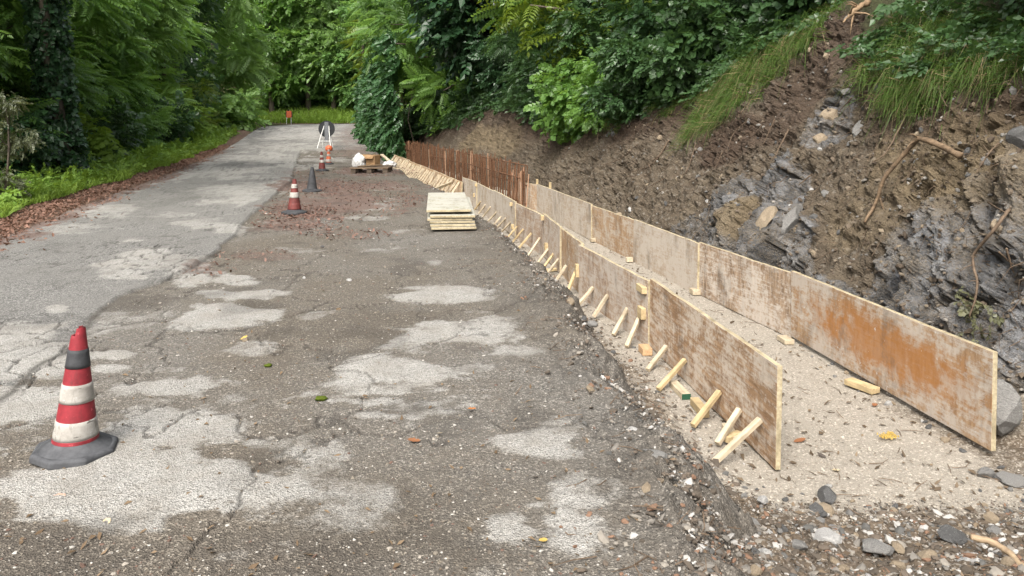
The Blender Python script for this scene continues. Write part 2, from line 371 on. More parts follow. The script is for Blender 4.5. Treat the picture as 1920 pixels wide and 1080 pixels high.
def m_wood(name, a, b, wear=.3):
    m = NT(name, .75, .25); v = m.coord(rand=True, scale=(.12, 1, 1)); n = m.noise(v, 60, 4, .6); k = m.noise(m.coord(rand=True), 9, 3)
    c = m.mix(m.math('MULTIPLY_ADD', n, 2, -.5, True), a, b); c = m.mix(m.math('MULTIPLY', m.math('MULTIPLY_ADD', k, 3, -1.4, True), wear), c, tuple(.55 * x for x in a))
    return m.done(c, m.bump(n, .25, .003))
WOOD_NEW = m_wood('fresh_sawn_pine', (.350, .285, .195), (.570, .490, .360), 1.0)
WOOD_YEL = m_wood('yellow_pine', (.360, .270, .145), (.550, .435, .255), 1.0)
WOOD_ORG = m_wood('reddish_pine', (.360, .210, .105), (.540, .370, .220))
WOOD_EDGE = m_wood('panel_edge', (.250, .205, .125), (.500, .430, .290), .9)
WOOD_OLD = m_wood('old_pallet_wood', (.060, .045, .034), (.150, .115, .085))
WOOD_BR = m_wood('barkless_branch', (.085, .058, .036), (.245, .170, .105), .9)
def m_simple(name, a, b, scale=12, rough=.7, spec=.3, bump=.2, metal=0):
    m = NT(name, rough, spec); v = m.coord(rand=True); n = m.noise(v, scale, 6, .7)
    m.b.inputs['Metallic'].default_value = metal
    return m.done(m.mix(m.math('MULTIPLY_ADD', n, 2.6, -.8, True), a, b), m.bump(n, bump, .003))
RUST = m_simple('rusted_steel', (.050, .027, .016), (.185, .092, .050), 30, .9, .2, .4)
RUST_PALE = m_simple('dry_rust_steel', (.240, .130, .075), (.420, .270, .180), 30, .9, .2)
C_RED = m_simple('worn_red_plastic', (.085, .016, .019), (.300, .032, .042), 7, .6, .3)
C_DRED = m_simple('faded_dark_red_plastic', (.080, .020, .018), (.170, .040, .034), 16, .7, .25)
C_WHT = m_simple('dirty_white_band', (.120, .110, .096), (.420, .400, .365), 7, .6, .3)
C_BLK = m_simple('black_rubber', (.020, .020, .022), (.060, .062, .066), 14, .65, .3)
C_GRY = m_simple('dusty_rubber', (.030, .031, .034), (.105, .108, .114), 12, .75, .25)
C_ORG = m_simple('orange_plastic', (.380, .075, .030), (.580, .150, .070), 20, .55, .3)
def m_cone(name, a, b, grime, amt):
    m = NT(name, .62, .3); v = m.coord(rand=True); vs_ = m.coord(rand=True, scale=(1, 1, .22)); vd = m.coord(rand=True, scale=(.3, .3, 1.6), rot=(.5, .3, 0))
    c = m.mix(m.math('MULTIPLY_ADD', m.noise(v, 14, 5, .7), 2.6, -.8, True), a, b)
    c = m.mix(m.math('MULTIPLY', m.math('MULTIPLY_ADD', m.noise(vs_, 42, 5, .7), 6, -3.3, True), amt), c, grime)
    c = m.mix(m.math('MULTIPLY', m.math('GREATER_THAN', m.noise(vd, 34, 4, .6), .645), .8), c, tuple(.5 * q for q in grime))
    c = m.mix(m.math('MULTIPLY', m.math('GREATER_THAN', m.noise(v, 55, 3, .6), .66), .6), c, tuple(min(.5, 1.6 * q + .05) for q in b))
    return m.done(c, m.bump(m.noise(v, 60, 4, .7), .3, .003))
C_RED = m_cone('worn_red_plastic', (.150, .018, .023), (.300, .030, .040), (.050, .030, .028), .75)
C_WHT = m_cone('dirty_white_band', (.230, .215, .190), (.430, .410, .375), (.085, .070, .058), .75)
C_DRED = m_cone('faded_dark_red_plastic', (.085, .022, .020), (.165, .040, .034), (.045, .030, .026), .7)
METAL_W = m_simple('white_painted_steel', (.480, .480, .470), (.680, .680, .670), 20, .5, .4)
METAL_D = m_simple('dark_sign_back', (.014, .015, .017), (.028, .030, .033), 10, .45, .4)
METAL_G = m_simple('galvanised_steel', (.090, .096, .104), (.160, .168, .178), 16, .5, .4)
SACK = m_simple('white_sack_plastic', (.420, .415, .40), (.640, .635, .62), 8, .5, .3)
CARD = m_simple('brown_cardboard', (.230, .140, .070), (.360, .235, .130), 6, .85, .1)
GREENPAINT = m_simple('green_end_paint', (.015, .055, .030), (.030, .095, .055), 10, .7, .2)
MOSS = m_simple('moss', (.040, .060, .008), (.110, .140, .020), 60, .95, .1, .8)
YLEAF = m_simple('yellow_leaf', (.330, .220, .050), (.480, .350, .110), 30, .7, .2)
BLEAF = m_simple('brown_leaf', (.160, .065, .030), (.270, .125, .060), 30, .7, .2)
TLEAF = m_simple('tan_leaf', (.360, .290, .180), (.520, .440, .300), 30, .7, .2)
M_ROAD, M_BED, M_BANK, M_GROUND = m_road(), m_bed(), m_bank(), m_ground()

# ---------------------------------------------------------------- plan curves (x as a function of y)
X_LE = interp([(-3.6, 0), (-4.1, 3), (-5.27, 7.7), (-6.1, 10.7), (-7.7, 17), (-11.5, 30), (-15.5, 44)])
X_RE = interp([(.36, -2), (.40, 1), (.48, 2.04), (.57, 2.7), (.53, 3.38), (.457, 4.0), (.32, 5.03), (.07, 6.8), (-.17, 8.0), (-.49, 9.83), (-1.13, 12.2), (-2.1, 15.5), (-3.0, 18.8), (-4.6, 25.0), (-5.4, 30)])
FORM_L = np.array([at(px, py, .075)[:2] for px, py in ((1463, 688), (1222, 522), (1092, 456), (1054, 428), (1021, 402.5), (968, 379), (928, 357), (896, 342), (871, 333.5))])
FORM_R = np.array([at(px, py, .085)[:2] for px, py in ((1870, 665), (1486, 510), (1312, 452), (1192, 408), (1112, 381), (1010, 344), (972, 338))])
X_FL = interp([tuple(p) for p in FORM_L] + [(1.5, 1.8), (-4.0, 25.6)])
X_FR = interp([tuple(p) for p in FORM_R] + [(2.6, 1.8), (-3.75, 27.0)])
BFOOT = np.array([(3.3, -1.5), (2.95, 1.0), (2.78, 2.5), (2.66, 3.6), (2.38, 5.6), (2.05, 7.3), (1.75, 9.0), (1.42, 10.5), (.78, 13.3), (.42, 14.6), (-1.5, 20.5), (-3.55, 27), (-4.4, 30), (-5.6, 35), (-6.7, 40), (-7.1, 44), (-6.3, 47.2), (-3.5, 49), (4, 50), (16, 50)])
X_BF = interp([tuple(p) for p in BFOOT[:15]])
def base_z(y): return .75 * sstep(27, 66, y)
STEP = [at(*p) for p in ((-260, 900), (0, 745), (110, 655), (215, 560), (300, 532), (395, 482), (425, 452), (500, 378), (545, 340), (556, 300), (570, 262))]
X_STEP = interp([(p[0], p[1]) for p in STEP])
FLOOR = -.435

# ---------------------------------------------------------------- ground sheet
def build_ground():
    xs = np.concatenate((np.linspace(-160, -40, 30)[:-1], np.linspace(-40, 6, 185), np.linspace(6, 120, 30)[1:]))
    ys = np.concatenate((np.linspace(-30, 2, 20)[:-1], np.linspace(2, 90, 270), np.linspace(90, 260, 40)[1:]))
    X, Y = np.meshgrid(xs, ys)
    dl = X_LE(Y) - X                              # metres left of the road's left edge
    dl = np.where(Y > 44, np.minimum(-X - 15.5 - .35 * np.clip(Y - 44, 0, 12) + 0 * X, 60), dl)
    far = Y - 68.5 - .4 * np.sin(X * .3)
    out = np.maximum(np.where(Y < 66, dl, -9), np.where(X > -40, far, -9))
    Z = base_z(Y) - .07 + .09 * sstep(-.1, .35, out) + .12 * sstep(.6, 2.5, out)
    Z += .26 * np.clip(out - 5, 0, None) * sstep(5, 12, out) + .10 * np.clip(out - 25, 0, 60)
    Z += sstep(.2, 2, out) * (.10 * fbm(X * .7, Y * .7, o=4, seed=3) + .04 * fbm(X * 3, Y * 3, o=3, seed=4))
    Z += .2 * np.clip(far - .3, 0, 7) * (X > -40)
    right = sstep(-.6, .1, X - X_RE(Y)) * (Y < 31)
    Z -= right * .75
    lit = sstep(-.2, .1, out) * (1 - sstep(.7, 1.5, out + .35 * fbm(X, Y, o=3, seed=9))) * (Y < 50) + .5 * sstep(-.2, .2, far) * (1 - sstep(.4, 1.2, far)) * (Y > 60)
    c = np.stack((lit, lit * 0, lit * 0, lit * 0 + 1), -1)
    me = mesh_np('ground', np.stack((X, Y, Z), -1), grid_faces(*X.shape), True, [M_GROUND], {'mask': c})
    return tag(link('ground', me), 'forest floor strewn with leaf litter around the road', 'ground', kind='structure')
ground = build_ground()

# ---------------------------------------------------------------- road
PALE = [(40, 775, 150, 75, 1), (300, 800, 185, 50, 1), (330, 915, 185, 68, 1), (90, 920, 130, 62, 1), (190, 865, 190, 45, 1), (230, 975, 120, 35, .8), (320, 730, 110, 30, .8),
        (740, 735, 135, 52, 1), (690, 690, 60, 22, .7), (860, 618, 120, 26, 1), (760, 645, 45, 18, .7), (840, 552, 98, 14, .95), (780, 541, 50, 6, .7), (420, 592, 88, 20, .95), (465, 552, 90, 10, .9), (445, 526, 40, 11, .95), (360, 606, 40, 10, .8),
        (1085, 1010, 105, 85, 1), (970, 1000, 75, 38, .85), (1075, 925, 50, 38, .85), (980, 830, 70, 24, .85), (1040, 850, 40, 12, .6), (965, 662, 62, 13, .7), (1055, 800, 32, 18, .7),
        (300, 495, 100, 34, .95), (240, 520, 70, 14, .8), (50, 650, 100, 50, .95), (95, 690, 80, 34, .8), (0, 690, 70, 40, .8), (215, 665, 38, 9, .9), (205, 690, 45, 10, .9), (105, 583, 22, 6, .9),
        (180, 398, 110, 12, .75), (110, 430, 90, 10, .6), (385, 425, 65, 7, .7), (435, 432, 28, 14, .85), (330, 405, 60, 6, .55), (450, 360, 120, 12, .55), (400, 325, 130, 12, .6), (505, 300, 90, 10, .75), (560, 262, 70, 8, .85), (520, 280, 90, 7, .7), (600, 300, 60, 5, .7), (560, 312, 60, 5, .7), (450, 270, 60, 6, .5), (640, 240, 60, 5, .6), (560, 243, 60, 4, .8),
        (700, 385, 60, 8, .6), (680, 409, 40, 5, .7), (735, 350, 40, 8, .45), (590, 850, 70, 22, .65), (500, 832, 60, 18, .6), (650, 345, 40, 5, .4), (700, 470, 40, 6, .6), (560, 470, 60, 6, .45), (880, 560, 60, 8, .6), (900, 690, 50, 10, .5), (480, 655, 40, 12, .6)]
LITT = [(640, 385, 110, 26, .95), (600, 350, 90, 14, .9), (560, 420, 70, 12, .7), (700, 350, 90, 10, .8), (700, 322, 70, 8, .8), (760, 375, 50, 10, .5), (480, 480, 60, 10, .5), (380, 505, 50, 12, .55), (560, 398, 60, 10, .8), (690, 262, 60, 18, .55), (660, 285, 50, 9, .5), (560, 325, 40, 6, .4), (650, 440, 80, 10, .35)]
def blobs(lst, X, Y, seed, warp=.32):
    wx = X + 0; out = np.zeros_like(X)
    n1 = fbm(X * 2.1, Y * 2.4, o=6, seed=seed, gain=.64); n2 = fbm(X * 5, Y * 13, o=4, seed=seed + 9, gain=.6)
    for px, py, rx, ry, s in lst:
        c = at(px, py); a = at(px + rx, py); b0 = at(px, py + ry); b1 = at(px, max(py - ry, 229))
        hx = abs(a[0] - c[0]); up = max(b1[1] - c[1], 1e-3); dn = max(c[1] - b0[1], 1e-3)
        dy = Y - c[1]; dy = np.where(dy > 0, dy / min(up, 2.2 * dn), dy / dn)
        e = np.hypot((X - c[0] - (c[0] / c[1]) * (Y - c[1])) / hx, dy) + n1 * 1.15 + n2 * .40
        out = np.maximum(out, s * sstep(1.30, .62, e))
    return out
def build_road():
    pys = np.arange(1100, 281, -2.1); ys = 1750 / (pys - 222)
    ys = np.concatenate((np.linspace(.2, ys[0], 24)[:-1], ys))
    u1 = np.linspace(0, 1, 70)[:-1]; u2 = np.linspace(0, 1, 590); u3 = np.linspace(0, 1, 46)[1:]
    le, re = X_LE(ys), X_RE(ys); bnd = np.maximum(le + .05, -.80 * ys - 1.0)
    ragged = .10 * fbm(ys * 1.1, ys * 0, o=3, seed=31) + .07 * fbm(ys * 5, ys * 0 + 4, o=3, seed=32)
    re = re + ragged
    X = np.concatenate((le[:, None] + (bnd - le)[:, None] * u1, bnd[:, None] + (re - bnd)[:, None] * u2, re[:, None] + (.42 + .06 * fbm(ys * 2, ys * 0, o=2, seed=5))[:, None] * u3), 1)
    Y = np.repeat(ys[:, None], X.shape[1], 1)
    Y = Y + 0
    # far bend
    rows = np.array([(-11.5, 30, -5.4, 30), (-15.5, 44, -8.2, 42), (-18.5, 55, -8.9, 46.5), (-18.2, 62.5, -7.6, 49.5), (-13, 66.5, -4.5, 51), (-5, 67.5, 1, 52), (12, 67.5, 12, 52)], float)
    tt = np.concatenate((np.linspace(0, 1, 40), np.linspace(1, 6, 60)[1:])); k = np.arange(7)
    # smooth the outline with Catmull-like resampling
    R = np.stack([np.interp(tt, k, rows[:, j]) for j in range(4)], -1)
    for _ in range(6): R[1:-1] = (R[:-2] + 2 * R[1:-1] + R[2:]) / 4
    nc = X.shape[1]; uu = (X[-1] - X[-1, 0]) / (X[-1, -1] - X[-1, 0])
    R = R[1:]; R[0, 0:1] = R[0, 0:1]
    XF = R[:, 0:1] + (R[:, 2:3] - R[:, 0:1]) * uu; YF = R[:, 1:2] + (R[:, 3:4] - R[:, 1:2]) * uu
    # thin out the far columns by keeping one grid: far rows use every 8th column
    sel = np.unique(np.concatenate((np.arange(0, nc, 9), [nc - 1])))
    nr = len(ys)
    def shade(X, Y, near):
        lane = sstep(.02, -.02, X - X_STEP(Y) - .05 * fbm(X * 3, Y * 3, o=3, seed=41)) if near else np.ones_like(X)
        pale = blobs(PALE, X, Y, 11); lit = blobs(LITT, X, Y, 21)
        n = fbm(X * .9, Y * .9, o=5, seed=51, gain=.55); n2 = fbm(X * 4, Y * 4, o=4, seed=52)
        st = fbm(X * 1.1 + .25 * Y, Y * .35, o=5, seed=58, gain=.62); pale = np.maximum(pale, lane * .75 * sstep(.0, .45, n * .7 + st + .25 * n2) * sstep(4, 12, Y)); pale = np.maximum(pale, lane * .6 * sstep(10, 30, Y) * (.5 + .6 * n2 + .4 * st))
        pale = np.maximum(pale, (1 - lane) * .62 * sstep(.18, .55, fbm(X * 1.7 + 9, Y * 1.7, o=5, seed=57, gain=.6)))
        dl = X - X_LE(Y) if near else X * 0 + 3
        lit = np.maximum(lit, sstep(.45, -.05, dl + .35 * n2))
        fl, f2, cid = voro(X * 5.2 + .5 * n2, Y * 5.2 * .75 + .5 * n)
        zone = blobs([(45, 655, 120, 62, 1), (300, 490, 110, 36, 1)], X, Y, 61)
        crack = sstep(.075, .02, f2 - fl) * zone
        k1, k2, _ = voro(X * 3.1 + .5 * n2 + .3 * n, Y * 2.2 + .5 * n, 15); crack = np.maximum(crack, lane * sstep(.045, .012, k2 - k1) * .75 * sstep(.02, .35, fbm(X * .8, Y * .8 + 3, o=3, seed=59)))
        g1, g2, _ = voro(X * .95 + .28 * n2 + .2 * n, Y * .95 + .3 * n + .2 * n2, 5)
        crack = np.maximum(crack, sstep(.030, .008, g2 - g1) * .7 * (1 - .5 * lane))
        st = fbm(X * 1.1 + .25 * Y, Y * .35, o=5, seed=58, gain=.62)
        stepl = np.exp(-((X - X_STEP(Y) - .03 - .05 * fbm(X * 3, Y * 3, o=3, seed=41)) / .028) ** 2) * (.25 + .6 * sstep(-.1, .25, fbm(X * 1.5, Y * 1.5, o=3, seed=44))) if near else X * 0
        dirt = (1 - lane) * (.86 + .3 * n) + lane * .18 * sstep(.1, .6, n)
        edge = sstep(-.55, .05, X - re_at(Y) + .3 * n2 + .15 * n) if near else X * 0
        dark = np.maximum(np.maximum(crack * .9, stepl * 1.0), lane * .30 * sstep(.05, .5, -st + .3 * n2)); dark = np.maximum(dark, edge * (.20 + .35 * n2)); dark = np.maximum(dark, (1 - lane) * .42 * sstep(.25, .6, fbm(X * 2.3, Y * 2.3 + 7, o=4, seed=53)))
        damp = blobs([(90, 1050, 260, 55, .6), (520, 1040, 330, 60, .6), (700, 930, 240, 60, .4), (1190, 860, 60, 120, .5), (560, 600, 140, 30, .25), (900, 470, 60, 20, .35), (700, 600, 110, 20, .3)], X, Y, 63) * (.6 + .5 * n2)
        dark = np.maximum(dark, damp * (1 - pale * .8) * (near + 0))
        pale = pale * (1 - edge * .85)
        Z = base_z(Y) + .022 * lane * sstep(3.5, 6, Y) + .012 * n + .004 * n2 - .012 * crack + .006 * pale
        return np.clip(np.stack((pale, dirt, lit, dark), -1), 0, 1), Z, edge, n2
    re_at = lambda y: np.interp(y, ys, re)
    c1, Z, edge, n2 = shade(X, Y, True)
    drop = np.clip((X - re[:, None]) / .40, -1, 1.3)
    lump = fbm(X * 7, Y * 7, o=4, seed=71, ridged=True); cl1, cl2, _ = voro(X * 11, Y * 11, 3)
    hE, tE, eE = facet(X * 7, Y * 7, 161); hF, tF, eF = facet(X * 17, Y * 17, 162)
    Z = Z - .52 * sstep(-.15, 1.15, drop + .22 * fbm(X * 4, Y * 4, o=3, seed=72)) + edge * (.03 * lump + sstep(-.6, .1, drop) * (.038 * hE + .022 * hF))
    c2, ZF, _, _ = shade(XF[:, sel], YF[:, sel], False)
    V1 = np.stack((X, Y, Z), -1).reshape(-1, 3); V2 = np.stack((XF[:, sel], YF[:, sel], ZF), -1).reshape(-1, 3)
    i1 = np.arange(nr * nc).reshape(nr, nc); last = i1[-1, sel]
    i2 = np.concatenate((last[None], len(V1) + np.arange(len(V2)).reshape(len(XF), len(sel))))
    f2 = np.stack((i2[:-1, :-1], i2[:-1, 1:], i2[1:, 1:], i2[1:, :-1]), -1).reshape(-1, 4)
    me = mesh_np('road', np.concatenate((V1, V2)), np.concatenate((grid_faces(nr, nc), f2)), True, [M_ROAD], {'mask': np.concatenate((c1.reshape(-1, 4), c2.reshape(-1, 4)))})
    o = tag(link('road', me), 'worn patchy asphalt road bending away to the right', 'road', kind='structure')
    return o, (lambda x, y: np.interp(y, ys, re))
road, RE2 = build_road()
def road_z(x, y):
    x, y = np.array([x], float), np.array([y], float); ln = sstep(.02, -.02, x - X_STEP(y))
    return float((base_z(y) + .022 * ln * sstep(3.5, 6, y) + .012 * fbm(x * .9, y * .9, o=5, seed=51, gain=.55) + .004 * fbm(x * 4, y * 4, o=4, seed=52) + .003)[0])

# ---------------------------------------------------------------- trench bed
def bed_h(X, Y):
    n = fbm(X * 1.3, Y * 1.3, o=4, seed=81); n2 = fbm(X * 6, Y * 6, o=4, seed=82)
    near = sstep(3.25, 2.85, Y + .22 * n + .1 * n2)
    Z = FLOOR + .012 * n + near * (.03 + .21 * sstep(3.1, 1.9, Y) + .05 * n + .035 * n2) + .006 * n2
    Z += .10 * sstep(.35, -.1, X - X_RE(Y) - .18 + .2 * n2)            # debris slumped from the road edge
    Z -= .05 * sstep(.25, .0, np.abs(X - X_FR(Y))) * sstep(.0, .3, n + .3) * (Y > 3.4) * 0
    Z += .10 * sstep(.05, .5, X - X_FR(Y)) * (1 + n2)
    return Z, n, n2, near
def build_bed():
    pys = np.arange(1240, 275, -2.6); ys = (1.25 + .42) * 1400 / (pys - 222)
    ys = np.concatenate((np.linspace(-.5, ys[0], 20)[:-1], ys, [40.0]))
    l, r = X_RE(ys) - .25, X_BF(ys) + .5
    X = l[:, None] + (r - l)[:, None] * np.linspace(0, 1, 300); Y = np.repeat(ys[:, None], 300, 1)
    Z, n, n2, near = bed_h(X, Y)
    rub = np.clip(near + .55 * sstep(.3, -.05, X - X_RE(Y) - .35) + .6 * sstep(-.30, -.02, X - X_FR(Y) + .15 * n) * sstep(6, 3.5, Y + n), 0, 1)
    cl1, cl2, cid = voro(X * 14 + .3 * n2, Y * 14, 7)
    Z += rub * .035 * np.clip(.5 - cl1, 0, 1) * (cid > .4) + .010 * rub * fbm(X * 22, Y * 22, o=3, seed=83)
    f1, f2, cid2 = voro(X * 30, Y * 30, 8); Z += (1 - rub) * .006 * np.clip(.5 - f1, 0, 1) * (cid2 > .3)
    sand = np.clip(1.02 - rub * 1.15 + .25 * n2 - .18 * sstep(.2, .6, n), 0, 1)
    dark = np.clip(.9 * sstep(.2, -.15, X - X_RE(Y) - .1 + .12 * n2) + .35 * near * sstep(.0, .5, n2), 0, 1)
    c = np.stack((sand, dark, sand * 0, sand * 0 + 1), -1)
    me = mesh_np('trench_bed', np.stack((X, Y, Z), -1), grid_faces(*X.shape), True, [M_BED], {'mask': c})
    return tag(link('trench_bed', me), 'pale sandy gravel bed of the excavated trench', 'trench', kind='structure')
bed = build_bed()

# ---------------------------------------------------------------- bank
def build_bank():
    seg = np.hypot(*np.diff(BFOOT, axis=0).T); S = np.concatenate(([0], np.cumsum(seg)))
    # steps proportional to distance from the camera
    s = [0.0]
    while s[-1] < S[-1]:
        y = np.interp(s[-1], S, BFOOT[:, 1]); x = np.interp(s[-1], S, BFOOT[:, 0]); s.append(s[-1] + max(.016, .0042 * math.hypot(x, y)))
    s = np.array(s); fx = np.interp(s, S, BFOOT[:, 0]); fy = np.interp(s, S, BFOOT[:, 1])
    w = 41
    def sm(a):
        p = np.pad(a, w, mode='edge'); k = np.ones(2 * w + 1) / (2 * w + 1); return np.convolve(p, k, 'valid')
    tx, ty = sm(np.gradient(fx)), sm(np.gradient(fy)); ln = np.hypot(tx, ty); nx, ny = ty / ln, -tx / ln
    v = np.concatenate((np.linspace(0, 3.6, 240), np.linspace(3.6, 12, 60)[1:], np.linspace(12, 60, 26)[1:]))
    crest = np.interp(fy, [-2, 3, 4.5, 5.4, 6.4, 7.2, 7.7, 8.2, 8.8, 9.6, 10.7, 12.5, 14.5, 17, 19, 21, 24, 28, 32, 45], [1.7, 1.65, 1.6, 1.6, 1.62, 1.9, 2.55, 2.4, 2.05, 1.75, 1.45, 1.15, 1.0, 1.1, 1.5, 1.5, 1.1, .6, .3, .2])
    nn = fbm(fy * 1.3, fx * 1.3, o=3, seed=91); crest = crest + .14 * nn
    hb = crest + .62                                        # bare height from z=-.62
    SL1 = math.radians(61); l1 = hb / math.sin(SL1)
    Vv = v[None, :]; L1 = l1[:, None]
    a = np.minimum(Vv, L1); b = np.clip(Vv - L1, 0, None)
    o1 = a * math.cos(SL1); z1 = -.62 + a * math.sin(SL1)
    sl2 = math.radians(44)
    o2 = b * math.cos(sl2) + .0 * b; z2 = np.where(b < 7, b * math.sin(sl2), 7 * math.sin(sl2) + (b - 7) * .22)
    yy = fy[:, None] + 0 * Vv; ss = s[:, None] + 0 * Vv; zz = z1 + z2; oo = o1 + o2
    bare = sstep(.12, -.12, Vv - L1 + .22 * fbm(ss * 3, zz * 3, o=3, seed=92))
    # rock masks as ellipses in (y, z)
    def blob(y0, z0, ry, rz, sd): return sstep(1.15, .8, np.hypot((yy - y0) / ry, (zz - z0) / rz) + .38 * fbm(yy * 2.4, zz * 2.4, o=4, seed=sd))
    rock = np.maximum.reduce([blob(7.45, .06, 1.02, .74, 1), blob(6.6, -.2, .6, .42, 2), blob(4.9, .22, .70, .66, 3), blob(4.2, -.10, .5, .5, 4), .62 * blob(7.15, 1.25, .26, .36, 5), .7 * blob(5.75, -.30, .5, .25, 6), .5 * blob(8.6, -.2, .4, .3, 7), blob(4.6, .95, .3, .3, 8) * .8])
    ochre = np.maximum.reduce([blob(7.55, .18, .30, .26, 11), .75 * blob(18.5, .7, 1.6, .5, 12), .7 * blob(21, .6, 1.5, .5, 16), .85 * blob(5.3, .95, .9, .42, 13), .5 * blob(4.4, .75, .25, .2, 14), .45 * blob(6.0, .5, .4, .4, 15)])
    hum = np.maximum(sstep(-.75, -.05, Vv - L1 + .35 * fbm(ss * 1.6, zz * 1.6, o=4, seed=94)) * bare, .95 * blob(8.9, .95, .8, .32, 17))
    hum = np.maximum(hum, .8 * blob(8.0, 1.6, .5, .9, 18) * (1 - rock))
    # relief
    d = .13 * fbm(ss * 1.1, zz * 1.1, o=3, seed=95) + .095 * fbm(ss * 4.2, zz * 3.2, o=4, seed=96, gain=.62) - .05 * np.abs(fbm(ss * 3.1 + zz, zz * 4.1, o=4, seed=196, gain=.62)) * bare - .045 * sstep(.15, .5, fbm(ss * 6, zz * 7, o=3, seed=197)) * bare
    rill = fbm(ss * 7, zz * 1.4, o=3, seed=97, ridged=True); d += .035 * rill * bare
    f1, f2, cid = voro(ss * 9 + .4 * fbm(ss * 5, zz * 5, o=2, seed=1), zz * 9, 3); d += .075 * np.clip(.55 - f1, 0, 1) * cid * bare
    g1, g2, cid2 = voro(ss * 22, zz * 22, 4); d += .040 * np.clip(.5 - g1, 0, 1) * cid2 * bare
    a_ = ss * .75 + zz * .66; b_ = -ss * .66 + zz * .75
    str_ = fbm(a_ * 2.2, b_ * 9, o=4, seed=98, ridged=True); q = np.floor((str_ * .5 + .5 + .15 * fbm(a_ * 5, b_ * 5, o=2, seed=99)) * 6) / 6
    c1, c2, cid3 = voro(a_ * 2.6, b_ * 4.2, 6)
    wa, wb = a_ + .12 * fbm(a_ * 3, b_ * 3, o=2, seed=141), b_ + .10 * fbm(a_ * 3 + 5, b_ * 3, o=2, seed=142)
    hA, tA, eA = facet(wa * 1.7, wb * 2.9, 151); hB, tB, eB = facet(wa * 4.2, wb * 8.5, 152); hC, tC, eC = facet(wa * 11, wb * 24, 153)
    d += rock * (.05 + .20 * hA + .042 * hB + .012 * hC + .01 * q - .03 * sstep(.05, 0, eA) - .012 * sstep(.06, 0, eB))
    hS, tS, eS = facet(ss * 6.5, zz * 7.5, 154); hT, tT, eT = facet(ss * 15 + .3 * fbm(ss * 9, zz * 9, o=2, seed=7), zz * 17, 155)
    rgh = .25 + 1.1 * sstep(-.25, .35, fbm(ss * .9, zz * 1.3, o=3, seed=156))
    d += (1 - rock) * bare * rgh * (.042 * hS * (tS > .35) + .022 * hT - .02 * sstep(.08, 0, eS) * (tS > .6))
    tone = np.clip(.45 * tA + .35 * tB + .35 * tC - .05, 0, 1) * rock + (1 - rock) * np.clip(.6 * tT + .4 * tS, 0, 1)
    d -= .10 * blob(4.45, .05, .22, .3, 21) + .14 * blob(3.75, .1, .35, .5, 23)
    d *= .45 + .55 * sstep(.0, .35, Vv)
    gx, gz = -math.sin(SL1), math.cos(SL1)
    offh = oo + d * gx; Z = zz + d * gz + base_z(yy) * sstep(27, 60, yy)
    X = fx[:, None] + nx[:, None] * offh; Y = fy[:, None] + ny[:, None] * offh
    veg = np.clip(1 - bare, 0, 1)
    c = np.clip(np.stack((rock * (1 - veg), ochre, hum, veg), -1), 0, 1)
    P = np.stack((X, Y, Z), -1)
    crk = np.clip(rock * np.maximum(np.maximum(sstep(.07, .015, eA), .75 * sstep(.09, .02, eB)), .5 * sstep(.10, .02, eC) * (tC > .4)), 0, 1)
    gf = grid_faces(len(s), len(v)); sm_ = (bare.ravel()[gf[:, 0]] < .5) | (yy.ravel()[gf[:, 0]] > 16)
    me = mesh_np('earth_bank', P, gf, sm_, [M_BANK], {'mask': c, 'tone': np.stack((tone, crk, tone, tone * 0 + 1), -1)})
    o = tag(link('earth_bank', me), 'cut earth bank with grey rock outcrops and hanging vegetation', 'bank', kind='structure')
    px, py, fw = proj(P)
    return o, P, px, py, fw, bare, Vv - L1
bank, BP, BPX, BPY, BFW, BBARE, BREL = build_bank()
bvis = (BFW > 1.0)
def pick(px, py, out=.0):
    """bank surface point under a viewing ray, moved `out` metres off the slope"""
    e = np.hypot(BPX - px, BPY - py); m = bvis & (e < 9)
    if not m.any(): m = bvis & (e < e[bvis].min() + 4)
    i = np.argmin(np.where(m, BFW, 1e9)); p = BP.reshape(-1, 3)[i]
    return p + out * np.array((-.80, -.15, .55))

# ================================================================ formwork
def zrot(p, q): return math.atan2(q[1] - p[1], q[0] - p[0])
def panel(parent, p, q, zb, h, mat, th=.027, over=.0, dz=0, roll=0, name='panel', edge=WOOD_EDGE):
    """a board standing from plan point p to q; local x along it"""
    L = math.hypot(q[0] - p[0], q[1] - p[1]) + over
    mb = MB(); nx_ = 9
    xs = np.linspace(0, L, nx_)
    wy = RNG.normal(0, .0022, nx_); wz = RNG.normal(0, .0025, nx_)
    V = []
    for i, x in enumerate(xs):
        for (y, z) in ((-th / 2, 0), (th / 2, 0), (th / 2, h), (-th / 2, h)): V.append((x, y + wy[i] * (1 if z else .4), z + (wz[i] if z else wz[i] * .5)))
    for i in range(nx_ - 1):
        a, b = i * 4, i * 4 + 4
        for k in range(4):
            f = (a + k, a + (k + 1) % 4, b + (k + 1) % 4, b + k)
            mb.f.append(f[::-1]); mb.m.append(1 if k in (0, 2) else 0)
    mb.f += [(0, 1, 2, 3), tuple(len(V) - 4 + k for k in (3, 2, 1, 0))]; mb.m += [1, 1]
    mb.v = [tuple(map(float, c)) for c in V]
    o = mb.build(name, [mat, edge], parent, loc=(p[0], p[1], zb + dz), rot=(roll, 0, zrot(p, q)))
    return bevel(o, .003, 2)
